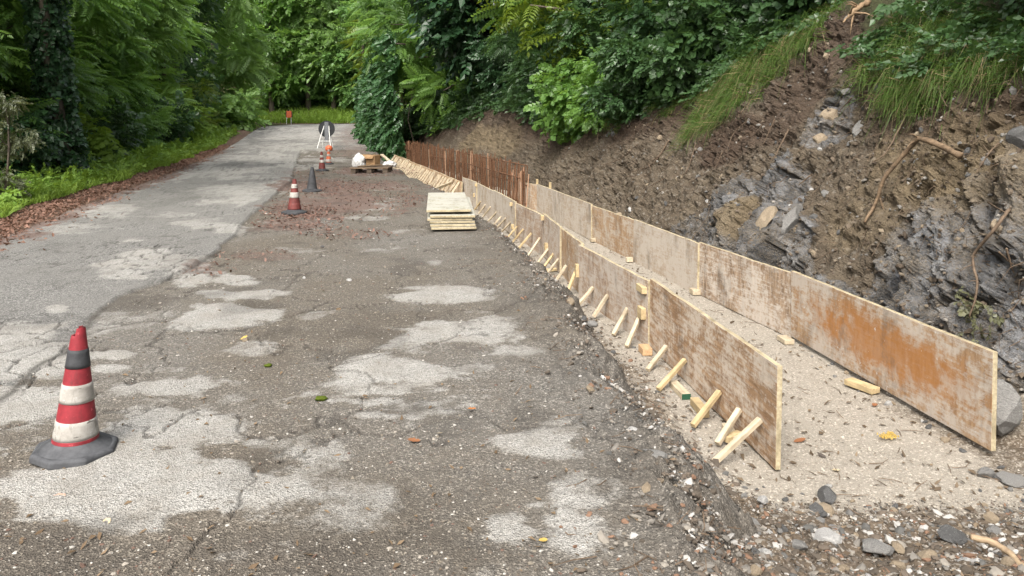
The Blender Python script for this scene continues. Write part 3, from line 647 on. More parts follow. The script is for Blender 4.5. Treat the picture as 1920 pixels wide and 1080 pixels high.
def stick(parent, a, b, w, t, mat, name, end=None, twist=0):
    """sawn timber from a to b; local x along it"""
    a, b = Vector(a), Vector(b); d = b - a; L = d.length
    mb = MB(); V = [(x, y, z) for x in (0, L) for y in (-w / 2, w / 2) for z in (-t / 2, t / 2)]
    mb.add(V, [(0, 1, 3, 2)]); mb.add(V, [(4, 6, 7, 5)], 1 if end else 0); mb.add(V, [(0, 4, 5, 1), (2, 3, 7, 6), (0, 2, 6, 4), (1, 5, 7, 3)])
    o = mb.build(name, [mat, end or mat], parent)
    x = d.normalized(); up = Vector((0, 0, 1)) if abs(x.z) < .95 else Vector((0, 1, 0))
    y = up.cross(x).normalized(); z = x.cross(y)
    M = Matrix((x, y, z)).transposed().to_4x4() @ Matrix.Rotation(twist, 4, 'X'); M.translation = a
    o.matrix_local = (parent.matrix_basis.inverted() @ M) if parent else M
    return bevel(o, .0025, 1)
def on_form(Xf, px, py):
    """point of the vertical plane over plan curve Xf under a viewing ray"""
    ys = np.linspace(2.5, 26, 4000); r = ray(px, py); k = np.argmin(np.abs(Xf(ys) / ys - r[0] / r[1])); y = ys[k]
    return np.array((Xf(y), y, CAM_H + r[2] / r[1] * y))

fl = empty('roadside_formwork', (FORM_L[0][0], FORM_L[0][1], FLOOR), 'low plywood formwork wall with slanted timber braces along the roadside of the trench', 'formwork')
fl_m = [PAN_NEAR, PAN_MID, PAN_BANK, PAN_MID, PAN_MID, PAN_GREY, PAN_GREY, PAN_GREY]
def loc_(par, p): return (p[0] - par.location[0], p[1] - par.location[1])
offs = [0, .012, -.010, .012, -.008, .01, 0, .012]; dzs = [.008, -.012, .0, .02, -.01, .012, -.008, .015]
for i in range(8):
    p, q = FORM_L[i], FORM_L[i + 1]
    d = (q - p) / np.linalg.norm(q - p); nrm = np.array((-d[1], d[0])) * offs[i]
    panel(fl, loc_(fl, p + nrm), loc_(fl, q + nrm), .0, .505, fl_m[i], over=.03 if i else 0, dz=dzs[i], roll=RNG.normal(0, .012))
BR = [((1435, 785), (1338, 868)), ((1392, 765), (1345, 832)), ((1354, 732), (1299, 798)), ((1290, 673), (1234, 730)), ((1253, 648), (1214, 694)), ((1203, 590), (1175, 650)), ((1180, 577), (1150, 628)), ((1146, 552), (1113, 594)), ((1117, 538), (1080, 577)),
      ((1087, 500), (1062, 553)), ((1067, 497), (1041, 528)), ((1050, 485), (1022, 518)), ((1040, 475), (1013, 510)), ((1030, 466), (1003, 500)), ((1014, 446), (988, 483)), ((1000, 437), (972, 466)), ((985, 430), (962, 453)), ((973, 425), (951, 446)),
      ((961, 416), (941, 434)), ((951, 409), (931, 427)), ((943, 406), (924, 424)), ((934, 397), (916, 414)), ((922, 388), (906, 406)), ((912, 384), (898, 400)), ((903, 378), (890, 393)), ((894, 366), (881, 384)), ((884, 362), (872, 378))]
for i, (t, f) in enumerate(BR):
    a = at(f[0], f[1], FLOOR + .02); b = on_form(X_FL, *t)
    dirn = np.array((b[0] - a[0], b[1] - a[1])); n_ = np.linalg.norm(dirn)
    if n_ > .55:                                             # keep braces short and square to the wall
        a[:2] = b[:2] - dirn / n_ * .48
    b[:2] = b[:2] - dirn / (n_ + 1e-6) * .03; b[2] = min(b[2], .02)
    w = .029 if i < 10 else .026
    stick(fl, a, b, w, w * .9, [WOOD_NEW, WOOD_YEL][int(RNG.random() < .3)], 'brace', twist=RNG.normal(0, .06))
    if i in (1, 12):                            # foot tie back to the wall
        c = np.array((X_FL(a[1] + .1) - .03, a[1] + .1, FLOOR + .03)); stick(fl, (a[0] + .05, a[1] + .03, FLOOR + .03), c, .04, .03, WOOD_YEL, 'foot_tie')
for (px, py, L, hh) in ((1213, 541, .15, .05), (1213, 586, .10, .085), (1090, 507, .07, .12), (1030, 462, .06, .08), (1023, 408, .06, .06), (966, 425, .05, .07), (963, 383, .05, .05), (896, 347, .05, .05), (893, 366, .05, .07)):
    c = on_form(X_FL, px, py); o = MB(); o.box(L, .045, hh)
    ob = o.build('cleat', WOOD_YEL, fl, loc=(c[0] - fl.location[0] - .036, c[1] - fl.location[1], c[2] - fl.location[2]), rot=(0, 0, zrot(FORM_L[0], FORM_L[1]))); bevel(ob, .002, 1)
for (px, py, L) in ((1210, 657, .12),):
    c = at(px, py, FLOOR + .025); o = MB(); o.box(L, .07, .05)
    bevel(o.build('shim_block', WOOD_ORG, fl, loc=(c[0] - fl.location[0], c[1] - fl.location[1], .03), rot=(0, 0, 1.9 + RNG.normal(0, .2))), .002, 1)

fr = empty('bankside_formwork', (FORM_R[0][0], FORM_R[0][1], FLOOR), 'low plywood formwork wall on the bank side of the trench, near board stained orange', 'formwork')
fr_m = [PAN_ORG, PAN_BANK2, PAN_GREY, PAN_BANK, PAN_GREY, PAN_BANK]
for i in range(6):
    p, q = FORM_R[i], FORM_R[i + 1]
    d = (q - p) / np.linalg.norm(q - p); nrm = np.array((-d[1], d[0])) * [0, -.016, .01, -.008, .012, 0][i]
    o = panel(fr, loc_(fr, p + nrm), loc_(fr, q + nrm), .015, .503, fr_m[i], over=-.016 if i == 0 else .025, dz=[.016, -.010, -.02, -.03, -.01, -.02][i], roll=RNG.normal(0, .01))
    if i == 0: o['label'] = 'board with a large orange stain'
for (px, py, L, t) in ((1616, 722, .20, .035), (1473, 636, .13, .035), (1303, 547, .10, .05), (1180, 487, .08, .05), (1112, 450, .07, .045), (1052, 414, .06, .045)):
    c = at(px, py, FLOOR + .03); o = MB(); o.box(L, .075, t)
    bevel(o.build('shim_block', [WOOD_NEW, WOOD_YEL][int(RNG.random() < .5)], fr, loc=(c[0] - fr.location[0], c[1] - fr.location[1], t / 2 + .008), rot=(0, 0, zrot(FORM_R[0], FORM_R[1]) + RNG.normal(0, .12) + (.5 if px > 1600 else 0))), .002, 1)
for (px, py) in ((1003, 338), (1027, 344)):
    c = on_form(X_FR, px, py); stick(fr, (c[0] + .04, c[1], FLOOR), (c[0] + .04, c[1], c[2] + .02), .04, .04, WOOD_YEL, 'stake')

# loose offcuts beside the wall
a, b = at(1262, 718, FLOOR + .02), at(1287, 744, FLOOR + .02)
tag(stick(None, a, b, .055, .035, WOOD_NEW, 'timber_offcut', end=GREENPAINT), 'short pine offcut with a green painted end beside the braces', 'offcut')
a, b = at(1302, 752, FLOOR + .025), at(1322, 776, FLOOR + .025)
tag(stick(None, a, b, .05, .045, WOOD_YEL, 'timber_offcut'), 'plain pine offcut lying behind the brace, beyond the green-ended one', 'offcut')
a, b = at(1362, 800, FLOOR + .03), at(1378, 826, FLOOR + .02)
tag(stick(None, a, b, .05, .04, WOOD_NEW, 'timber_offcut'), 'pine offcut wedged between the two nearest braces', 'offcut')

# far low formwork of orange boards with close battens
ff = empty('batten_formwork', (-.95, 15.0, FLOOR), 'long low formwork of orange boards with close battens beyond the grey panels', 'formwork')
fa, fb = np.array((-1.0, 14.6)), np.array((-4.05, 25.6))
dd = (fb - fa) / np.linalg.norm(fb - fa); nn_ = np.array((-dd[1], dd[0]))
nb = 6
for i in range(nb):
    p, q = fa + (fb - fa) * i / nb, fa + (fb - fa) * (i + 1) / nb
    panel(ff, loc_(ff, p), loc_(ff, q), .02, .43, PAN_FAR, over=.02, dz=RNG.normal(0, .008), roll=.05 + RNG.normal(0, .01), name='board')
bm = MB(); bm.box(.05, .035, .54)
bme = bm.mesh('batten', WOOD_NEW)
for i in range(34):
    p = fa + (fb - fa) * (i + .5) / 34 + nn_ * .16
    o = link('batten', bme, ff, (p[0] - ff.location[0], p[1] - ff.location[1], .20), Euler((RNG.normal(.62, .06), RNG.normal(.1, .06), zrot(fa, fb))).to_matrix().to_euler(), (1, 1, float(RNG.uniform(.85, 1.1))))
    o.rotation_euler = Euler((.62 + RNG.normal(0, .05), RNG.normal(.05, .08), zrot(fa, fb)))
tag(stick(None, at(795, 362, -.1), at_d(845, 343, 15.3), .05, .05, WOOD_NEW, 'timber_prop'), 'thin pine prop leaning on the orange boards behind the panel stack', 'timber')
tag(stick(None, at_d(716, 290, 21.5), at_d(744, 314, 20.6), .09, .035, WOOD_NEW, 'loose_plank'), 'pale plank leaning beside the far end of the batten formwork', 'plank')
c = at_d(748, 290, 27.5); o = MB(); o.box(.48, .04, .24)
tag(bevel(o.build('end_board', WOOD_YEL, None, loc=c, rot=(0, 0, .05)), .004), 'small yellow board closing the far end of the rebar cage', 'board')

# ================================================================ rebar cage
ca, cb = np.array((.30, 13.7)), np.array((-3.75, 27.0))
cage = empty('rebar_cage', (ca[0], ca[1], FLOOR), 'long rusty rebar cage standing in the trench behind the formwork', 'rebar cage')
cd = (cb - ca) / np.linalg.norm(cb - ca); cn = np.array((-cd[1], cd[0])); Lc = np.linalg.norm(cb - ca)
vb = MB(); vb.tube([(0, 0, 0), (0, 0, .45), (0, 0, .92)], .0105, 6); vme = vb.mesh('vertical_bar', RUST); vme_p = vme.copy(); vme_p.materials[0] = RUST_PALE
def cage_bar(t, off, h, pale=False, lean=.045):
    p = cd * t + cn * off
    link('vertical_bar', vme_p if pale else vme, cage, (p[0], p[1], .02), (RNG.normal(0, lean), RNG.normal(0, lean), 0), (1, 1, h / .92))
for i in range(150): cage_bar(Lc * (i + RNG.uniform(-.2, 1.2)) / 150, .03, (.86 if i > 14 else .78) + RNG.normal(0, .035), RNG.random() < .07)
for i in range(110): cage_bar(Lc * (i + RNG.uniform(.2, .8)) / 110, .16, .82 + RNG.normal(0, .03), RNG.random() < .05)
for i in range(16): cage_bar(-.15 + .055 * i + RNG.normal(0, .012), .10 + RNG.uniform(-.04, .04), .70 + RNG.normal(0, .05), RNG.random() < .45, .04)
for off, zs in ((.03, (.10, .45, .83)), (.16, (.12, .60))):
    for z in zs:
        n = 12; mb = MB(); mb.tube([(cd[0] * t + cn[0] * off, cd[1] * t + cn[1] * off, z + RNG.normal(0, .006)) for t in np.linspace(0, Lc, n)], .012, 6); mb.build('long_bar', RUST, cage, True)
hb_ = MB(); hb_.tube([(0, 0, 0), (.35, 0, 0), (.78, 0, 0)], .011, 6); hme = hb_.mesh('floor_bar', RUST)
for i in range(60):
    t = .3 + (Lc - .6) * i / 60; p = cd * t + cn * .10
    link('floor_bar', hme, cage, (p[0], p[1], .10 + .05 * (i % 2)), (0, RNG.normal(0, .02), math.atan2(cn[1], cn[0]) + RNG.normal(0, .04)))
for off in (.3, .5, .7, .86):
    for z in (.085, .165):
        mb = MB(); mb.tube([(cd[0] * t + cn[0] * off, cd[1] * t + cn[1] * off, z) for t in np.linspace(.1, Lc - .2, 8)], .013, 6); mb.build('long_bar', RUST, cage, True)

# ================================================================ stack of panels by the trench
sa, sb = np.array((-.665, 8.2)), np.array((-.86, 10.15)); sdv = (sb - sa) / np.linalg.norm(sb - sa); rz = zrot(sa, sb)
ST = ['lowest yellowed formwork panel of the stack by the trench', 'second formwork panel from the bottom of the stack', 'third formwork panel from the bottom of the stack', 'fourth formwork panel from the bottom of the stack',
      'second from top formwork panel of the stack, below the dark gap', 'topmost formwork panel of the stack, dirty white face up']
z = .022
for i in range(6):
    if i == 5:
        for k, tt in enumerate((.35, 1.2)):
            m_ = MB(); m_.box(.05, .40, .022); p = sa + sdv * tt
            tag(m_.build('spacer_batten', WOOD_OLD, None, loc=(p[0], p[1], z + .0105), rot=(0, 0, rz)), ['dark spacer batten under the front of the topmost stacked panel', 'dark spacer batten under the rear of the topmost stacked panel'][k], 'batten')
        z += .024
    m_ = MB(); m_.box(1.95, .50, .027, m=0)
    for k in range(6): m_.m[k] = 1
    m_.m[3] = 0; m_.m[2] = 1
    off = RNG.normal(0, .020, 2) + (np.array((-.015, .04)) if i == 5 else 0); p = (sa + sb) / 2 + off
    me = m_.mesh('stacked_panel', [PAN_STACK, WOOD_EDGE])
    for pl in me.polygons: pl.material_index = 0 if abs(pl.normal.z) > .5 else 1
    o = link('stacked_panel', me, None, (p[0], p[1], z + .0135), (0, 0, rz + RNG.normal(0, .008)))
    tag(bevel(o, .004, 2), ST[i], 'panel', 'formwork panels stacked on the road'); z += .0275 + (.007 if i in (1, 3) else .003)
# ================================================================ cones
def cone(name, loc, h, bands, body, basem, label, tilt=(0, 0, 0), base_w=.34, torn=False, dark_foot=False, group='traffic cones along the lane'):
    """bands: (z0, z1, material) fractions of the height"""
    root = empty(name, loc, label, 'traffic cone', group); root.rotation_euler = tilt
    r0, r1 = .305 * base_w, .078 * base_w
    R = lambda t: r0 + (r1 - r0) * t
    b = MB(); w = base_w / 2; ch = w * .42; n = 8
    ring = [(w, -ch), (w, ch), (ch, w), (-ch, w), (-w, ch), (-w, -ch), (-ch, -w), (ch, -w)]
    V = [(x, y, z_) for z_, s in ((0, 1), (.022, 1.0), (.030, .94)) for x, y in [(q[0] * s, q[1] * s) for q in ring]]
    b.add(V, [(i * 8 + k, i * 8 + (k + 1) % 8, (i + 1) * 8 + (k + 1) % 8, (i + 1) * 8 + k) for i in (0, 1) for k in range(8)] + [tuple(range(16, 24)), tuple(range(7, -1, -1))])
    bevel(b.build('base', basem, root), .004, 2)
    fl_ = MB(); fl_.lathe([(w * .92, .0285), (w * .84, .034), (R(.10) * 1.16, h * .100), (R(.11) * 1.02, h * .118), (R(.115), h * .128)], 36); fl_.build('flange', basem, root, True)
    ns = 32; prof = [(R(t) , h * t) for t in np.linspace(.10, 1, 22)]
    wob = [[0.0] * ns for _ in prof]
    if torn:
        for k in range(ns):
            a = k / ns * 2 * math.pi; wob[-1][k] = -.028 * (math.cos(a - math.pi) > .25) - .004 * RNG.random(); wob[-2][k] = -.010 * (math.cos(a - math.pi) > .25)
    bd = MB(); bd.lathe(prof, ns, wob=wob)
    inner = [(r - .004, zz) for r, zz in prof[::-1][:8]]; bd.lathe(inner, ns, wob=[wob[-1 - k] for k in range(8)])
    bd.build('body', body, root, True)
    for z0, z1, m in bands:
        q = MB(); ts = np.linspace(z0, z1, 6); q.lathe([(R(ts[0]) - .001, h * ts[0])] + [(R(t) + .0022, h * t) for t in ts] + [(R(ts[-1]) - .001, h * ts[-1])], ns)
        q.build('band', m, root, True)
    return root
c = at(135, 852)
cone('traffic_cone', (c[0] + .012, c[1], road_z(c[0], c[1]) - .002), .475, [(.115, .145, C_RED), (.145, .285, C_WHT), (.425, .565, C_WHT), (.69, .83, C_BLK)], C_RED, C_GRY, 'large worn red and white cone with a torn tip on the pale patch', (.0, .055, .35), .272, True)
c = at(552, 401)
cone('traffic_cone', (c[0], c[1], road_z(c[0], c[1]) - .002), .45, [(.12, .30, C_DRED), (.46, .62, C_WHT), (.74, .86, C_WHT)], C_DRED, C_BLK, 'faded dark red and white cone in front of the black cone', (0, .02, .9), .31)
c = at(585, 359)
cone('traffic_cone', (c[0], c[1], road_z(c[0], c[1]) - .002), .42, [], C_BLK, C_BLK, 'plain black cone without stripes beside the road lane', (0, .02, .2), .32)
c = at(604, 321)
cone('traffic_cone', (c[0], c[1], road_z(c[0], c[1]) - .002), .46, [(.44, .58, C_WHT), (.70, .82, C_WHT)], C_DRED, C_BLK, 'dark red cone with two white bands, first beyond the black cone', (0, -.02, .5), .29)
c = at(616, 308)
cone('traffic_cone', (c[0], c[1], road_z(c[0], c[1]) - .002), .44, [(.16, .32, C_WHT), (.50, .64, C_WHT), (.80, .92, C_WHT)], C_ORG, C_BLK, 'brighter orange and white cone nearest the round sign', (0, .02, .1), .28)
# ================================================================ round sign on its stand, seen from behind
c = at(613, 279)
sg = empty('road_sign', (c[0], c[1], 0), 'round road sign on a white folding stand, dark back towards the camera', 'road sign')
m_ = MB(); n = 40
V = [(.33 * math.cos(2 * math.pi * k / n), yy, .82 + .33 * math.sin(2 * math.pi * k / n)) for yy in (-.009, .009) for k in range(n)]
m_.add(V, [(k, (k + 1) % n, n + (k + 1) % n, n + k) for k in range(n)] + [tuple(range(n)), tuple(range(2 * n - 1, n - 1, -1))])
disc = bevel(m_.build('disc', METAL_D, sg), .004)
m_ = MB(); V = [(r * math.cos(2 * math.pi * k / n), yy, .82 + r * math.sin(2 * math.pi * k / n)) for r, yy in ((.335, -.012), (.335, .012), (.312, -.012)) for k in range(n)]
m_.add(V, [(k, (k + 1) % n, n + (k + 1) % n, n + k) for k in range(n)] + [(2 * n + k, 2 * n + (k + 1) % n, (k + 1) % n, k) for k in range(n)]); m_.build('rim', METAL_D, disc)
m_ = MB(); m_.box(.16, .025, .80, Matrix.Translation((0, -.025, .70))); bevel(m_.build('back_plate', METAL_G, sg), .003)
for s in (-1, 1):
    m_ = MB(); m_.tube([(s * .10, -.05, .92), (s * .19, -.30, .46), (s * .28, -.50, 0)], .017, 8); m_.build('leg', METAL_W, sg)
    m_ = MB(); m_.tube([(s * .10, -.03, .95), (s * .22, .16, 0)], .015, 8); m_.build('leg', METAL_W, sg)
m_ = MB(); m_.tube([(-.215, -.36, .33), (.215, -.36, .33)], .011, 8); m_.build('crossbar', METAL_W, sg)
def lump(name, loc, sc_, mat, label, cat, seed, sub=3, amp=.16, fr=2.2):
    bm_ = bmesh.new(); bmesh.ops.create_icosphere(bm_, subdivisions=sub, radius=1)
    V = np.array([v.co for v in bm_.verts]); d = 1 + amp * fbm(V[:, 0] * fr + seed, V[:, 1] * fr, V[:, 2] * fr, o=4, seed=seed) + amp * .5 * fbm(V[:, 0] * 5, V[:, 1] * 5 + seed, V[:, 2] * 5, o=2, seed=seed, ridged=True)
    for v, k in zip(bm_.verts, d): v.co *= float(k); v.co.z = max(v.co.z, -.55)
    me = bpy.data.meshes.new(name); bm_.to_mesh(me); bm_.free(); me.materials.append(mat)
    for p in me.polygons: p.use_smooth = True
    o = link(name, me, None, loc, (0, 0, seed), sc_)
    return tag(o, label, cat)
c = at(617, 283); lump('sandbag', (c[0], c[1], .09), (.16, .13, .13), C_ORG, 'orange sandbag weighing down the stand of the round sign', 'sandbag', 5)
# far orange board on thin legs
c = at_d(542, 231, 68.6); gz = base_z(68.6)
fb_ = empty('warning_board', (c[0], c[1], float(gz)), 'small orange warning board on thin pale legs at the far bend', 'warning board')
m_ = MB(); m_.box(.46, .05, .62, Matrix.Translation((0, 0, .88))); bevel(m_.build('board', C_ORG, fb_), .02)
m_ = MB(); m_.box(.62, .03, .50, Matrix.Translation((0, .045, .86))); m_.build('back_board', METAL_D, fb_)
m_ = MB(); m_.box(.16, .05, .14, Matrix.Translation((-.04, 0, 1.25))); m_.build('lamp', METAL_D, fb_)
for s in (-1, 1):
    m_ = MB(); m_.tube([(s * .2, 0, .6), (s * .22, -.1, -.05)], .02, 8); m_.build('leg', METAL_W, fb_)
# ================================================================ pallet and what lies on it
c0 = at(660, 325); c1 = at(722, 325); pc = (c0 + c1) / 2
pal = empty('pallet', (pc[0], pc[1] + .45, 0), 'dark old wooden pallet on the road beside the trench', 'pallet', rz=.04)
for x in (-.36, 0, .36):
    for y in (-.42, 0, .42):
        m_ = MB(); m_.box(.11, .12, .085, Matrix.Translation((x, y, .065))); bevel(m_.build('block', WOOD_OLD, pal), .004)
    m_ = MB(); m_.box(.11, 1.0, .018, Matrix.Translation((x, 0, .0125))); m_.build('bottom_board', WOOD_OLD, pal)
for i in range(6):
    m_ = MB(); m_.box(.86, .12, .02, Matrix.Translation((0, -.44 + i * .176, .1185)), jit=.002); m_.build('top_board', WOOD_OLD if i % 3 else WOOD_BR, pal)
c = at_d(673, 303, 17.5); lump('plastic_sack', (c[0], c[1], .22), (.12, .14, .19), SACK, 'white plastic sack on the left end of the pallet', 'sack', 8, 4, .3, 2.8)
def carton(loc, sx, sy, sz, rz, label):
    r = empty('cardboard_box', loc, label, 'box', rz=rz); t = .008
    for (dx, dy, wx, wy) in ((0, -sy / 2, sx, t), (0, sy / 2, sx, t), (-sx / 2, 0, t, sy - t), (sx / 2, 0, t, sy - t)):
        m_ = MB(); m_.box(wx, wy, sz, Matrix.Translation((dx, dy, sz / 2 + .004))); m_.build('side', CARD, r)
    m_ = MB(); m_.box(sx - t, sy - t, t, Matrix.Translation((0, 0, .006))); m_.build('bottom', CARD, r)
    for s in (-1, 1):
        m_ = MB(); m_.box(sx * .9, sy * .45, .005, Matrix.Translation((0, s * (sy / 2 + sy * .17), sz - .03)) @ Matrix.Rotation(-s * .7, 4, 'X')); m_.build('flap', CARD, r)
c = at_d(686, 310, 17.7); carton((c[0], c[1], .13), .24, .28, .25, .2, 'tan cardboard box next to the white sack on the pallet')
c = at_d(700, 310, 17.6); carton((c[0], c[1], .13), .22, .26, .25, -.35, 'dark brown open cardboard box on the right of the pallet')
tag(stick(None, at_d(672, 312, 17.2) , at_d(716, 309, 17.5), .12, .025, WOOD_BR, 'plank'), 'brown plank lying across the front of the pallet', 'plank')
c = at(731, 316, -.02); lump('plastic_sack', (c[0], c[1], .07), (.16, .22, .10), SACK, 'flattened white sack on the ground right of the pallet', 'sack', 3, 4, .3, 2.6)
# ================================================================ branches and roots on the bank
def branch(name, pts, r0, r1, mat, label, cat, parent=None, n=9, wob=.07, forks=0):
    P = np.array(pts, float); t = np.linspace(0, 1, len(P)); tt = np.linspace(0, 1, 22)
    # Catmull-Rom through the points
    Q = []
    for u in tt:
        k = min(int(u * (len(P) - 1)), len(P) - 2); f = u * (len(P) - 1) - k
        p0, p1, p2, p3 = P[max(k - 1, 0)], P[k], P[k + 1], P[min(k + 2, len(P) - 1)]
        Q.append(.5 * (2 * p1 + (p2 - p0) * f + (2 * p0 - 5 * p1 + 4 * p2 - p3) * f * f + (3 * p1 - p0 - 3 * p2 + p3) * f**3))
    Q = np.array(Q) + RNG.normal(0, r0 * .12, (22, 3)); mb = MB(); mb.tube(Q, np.linspace(r0, r1, 22) * (1 + RNG.normal(0, .06, 22)), n, wob=wob)
    o = mb.build(name, mat, parent, True)
    if label: tag(o, label, cat)
    if forks:
        mb2 = MB()
        for _ in range(forks):
            k = RNG.integers(5, 20); dv = RNG.normal(0, 1, 3); dv[1] *= .4; dv /= np.linalg.norm(dv); l = RNG.uniform(4, 9) * r0; mb2.tube([Q[k], Q[k] + dv * l * .6 + (0, 0, -.2 * l), Q[k] + dv * l + (0, 0, -.5 * l)], [r0 * .4, r0 * .25, r0 * .06], 5)
        mb2.build('fork', mat, o if label else parent, True)
    return o
branch('bent_branch', [pick(1812, 293, .05), pick(1775, 288, .10), pick(1742, 283, .14), pick(1722, 293, .14), pick(1696, 325, .13), pick(1668, 350, .11), pick(1650, 385, .09), pick(1622, 416, .03)], .024, .012, WOOD_BR, 'bare bent branch sticking out of the rock face', 'branch', forks=4)
c = at(1818, 1036, -.33); e = at(1940, 1095, -.33)
branch('broken_stick', [(c[0], c[1], -.27), (c[0] + .08, c[1] - .05, -.28), (e[0], e[1], -.30), (e[0] + .1, e[1] - .06, -.3)], .011, .012, m_wood('peeled_stick', (.19, .135, .085), (.38, .285, .18)), 'peeled broken stick on the rubble near the bank foot', 'stick')
RT = m_simple('root_bark', (.070, .050, .035), (.175, .128, .090), 30, .9, .1)
branch('hanging_root', [pick(1905, 395, .06), pick(1880, 450, .10), pick(1850, 500, .12), pick(1862, 545, .12), pick(1845, 610, .10)], .011, .006, RT, 'thin crooked root hanging over the grey rock by the last panel', 'root', forks=6)
branch('splintered_stump', [pick(1640, 6, .10), pick(1622, 30, .16), pick(1600, 58, .20)], .036, .008, m_wood('split_wood', (.13, .085, .05), (.32, .225, .135)), 'splintered tan stump at the top of the bare gully', 'stump', wob=.14, forks=5)
roots = [((1255, 260), (1215, 310), (1165, 335)), ((1240, 290), (1190, 320)), ((1215, 305), (1205, 330), (1160, 335)), ((1120, 240), (1112, 275)), ((1295, 220), (1265, 240)), ((1300, 260), (1285, 315), (1260, 325)), ((1240, 335), (1215, 345)), ((1190, 275), (1150, 300), (1120, 310)),
         ((1630, 110), (1605, 140), (1600, 175)), ((1620, 95), (1610, 130)), ((1655, 90), (1665, 120), (1670, 125)), ((1765, 130), (1762, 170), (1770, 200)), ((1845, 150), (1848, 190), (1847, 215)), ((1790, 125), (1800, 155)), ((1570, 155), (1545, 175)), ((1700, 230), (1660, 285), (1640, 300)), ((1590, 190), (1575, 205)),
         ((1900, 240), (1860, 290), (1840, 320)), ((1420, 210), (1380, 260), (1360, 290)), ((1460, 230), (1440, 265)), ((1350, 290), (1345, 310)), ((1890, 470), (1905, 520)), ((1875, 480), (1895, 500), (1915, 495)), ((1860, 380), (1900, 400)), ((1480, 250), (1450, 300)), ((1530, 330), (1490, 350))]
for r in roots:
    mid = [pick(q[0] + RNG.normal(0, 2), q[1] + RNG.normal(0, 2), RNG.uniform(.01, .06)) for q in r]
    branch('root', mid, RNG.uniform(.005, .010), .003, RT, None, None, bank, 5, .1)

# fine roots and dead stems trailing over the cut, one mass
def fine_roots(n=900):
    mb = MB(); k = 0
    while k < n:
        i = RNG.integers(0, BP.shape[0]); j = RNG.integers(10, 236)
        if BBARE[i, j] < .6 or not (2.8 < BP[i, j, 1] < 15) or RNG.random() > .25 + .75 * math.exp(BREL[i, j] * 1.2): continue
        p = BP[i, j] + np.array((-.01, 0, .005)); l = RNG.uniform(.05, .28); d = np.array((RNG.normal(-.35, .25), RNG.normal(0, .45), -.8)); d /= np.linalg.norm(d); b = RNG.normal(0, .2 * l, 3)
        mb.tube([p, p + d * l * .5 + b + (-.02, 0, .02), p + d * l + (-.01, 0, 0)], [.003, .0022, .0008], 3, cap=False); k += 1
    return tag(mb.build('fine_roots', RT), 'fine roots and dead stems trailing over the earth cut', 'roots', kind='stuff')
fine_roots()

# ================================================================ stones
def rock_mesh(name, seed, mat, sub=2, flat=.65, amp=.30):
    bm_ = bmesh.new(); bmesh.ops.create_icosphere(bm_, subdivisions=sub, radius=1)
    V = np.array([v.co for v in bm_.verts]); r = np.random.default_rng(seed)
    V = V * (1 + amp * fbm(V[:, 0] * 1.3 + seed, V[:, 1] * 1.3, V[:, 2] * 1.3, o=3, seed=seed))[:, None]
    for _ in range(7):                                           # chop flat facets
        n = r.normal(size=3); n /= np.linalg.norm(n); k = r.uniform(.55, .85); d = V @ n; V = V - np.clip(d - k, 0, None)[:, None] * n
    V = V * (1, r.uniform(.6, .95), flat * r.uniform(.7, 1.1))
    if sub > 2: V = V * (1 + .035 * fbm(V[:, 0] * 6, V[:, 1] * 6, V[:, 2] * 9, o=3, seed=seed + 3))[:, None]
    for v, p in zip(bm_.verts, V): v.co = p
    me = bpy.data.meshes.new(name); bm_.to_mesh(me); bm_.free(); me.materials.append(mat); return me
def surf(x, y):
    """ground height under a point: road, its broken edge or the trench bed"""
    re = float(RE2(x, y)); zr = float(base_z(y)) - .50 * float(sstep(-.05, 1.1, np.clip((x - re) / .40, -1, 1.3)))
    if x < re: return zr
    zb = float(bed_h(np.array([x]), np.array([y]))[0][0]); return max(zr, zb)
def put(name, px, py, w, mat, seed, label, cat, flat=.6, z=None, zguess=0., sub=3, rot=None):
    c = at(px, py, zguess); zz = surf(c[0], c[1]) if z is None else z; c = at(px, py, zz)
    s = w / 2 / F * c[1]
    o = link(name, rock_mesh(name, seed, mat, sub, flat), None, (c[0], c[1], zz + s * flat * .45), rot or (0, 0, seed * 1.3), s)
    return tag(o, label, cat)
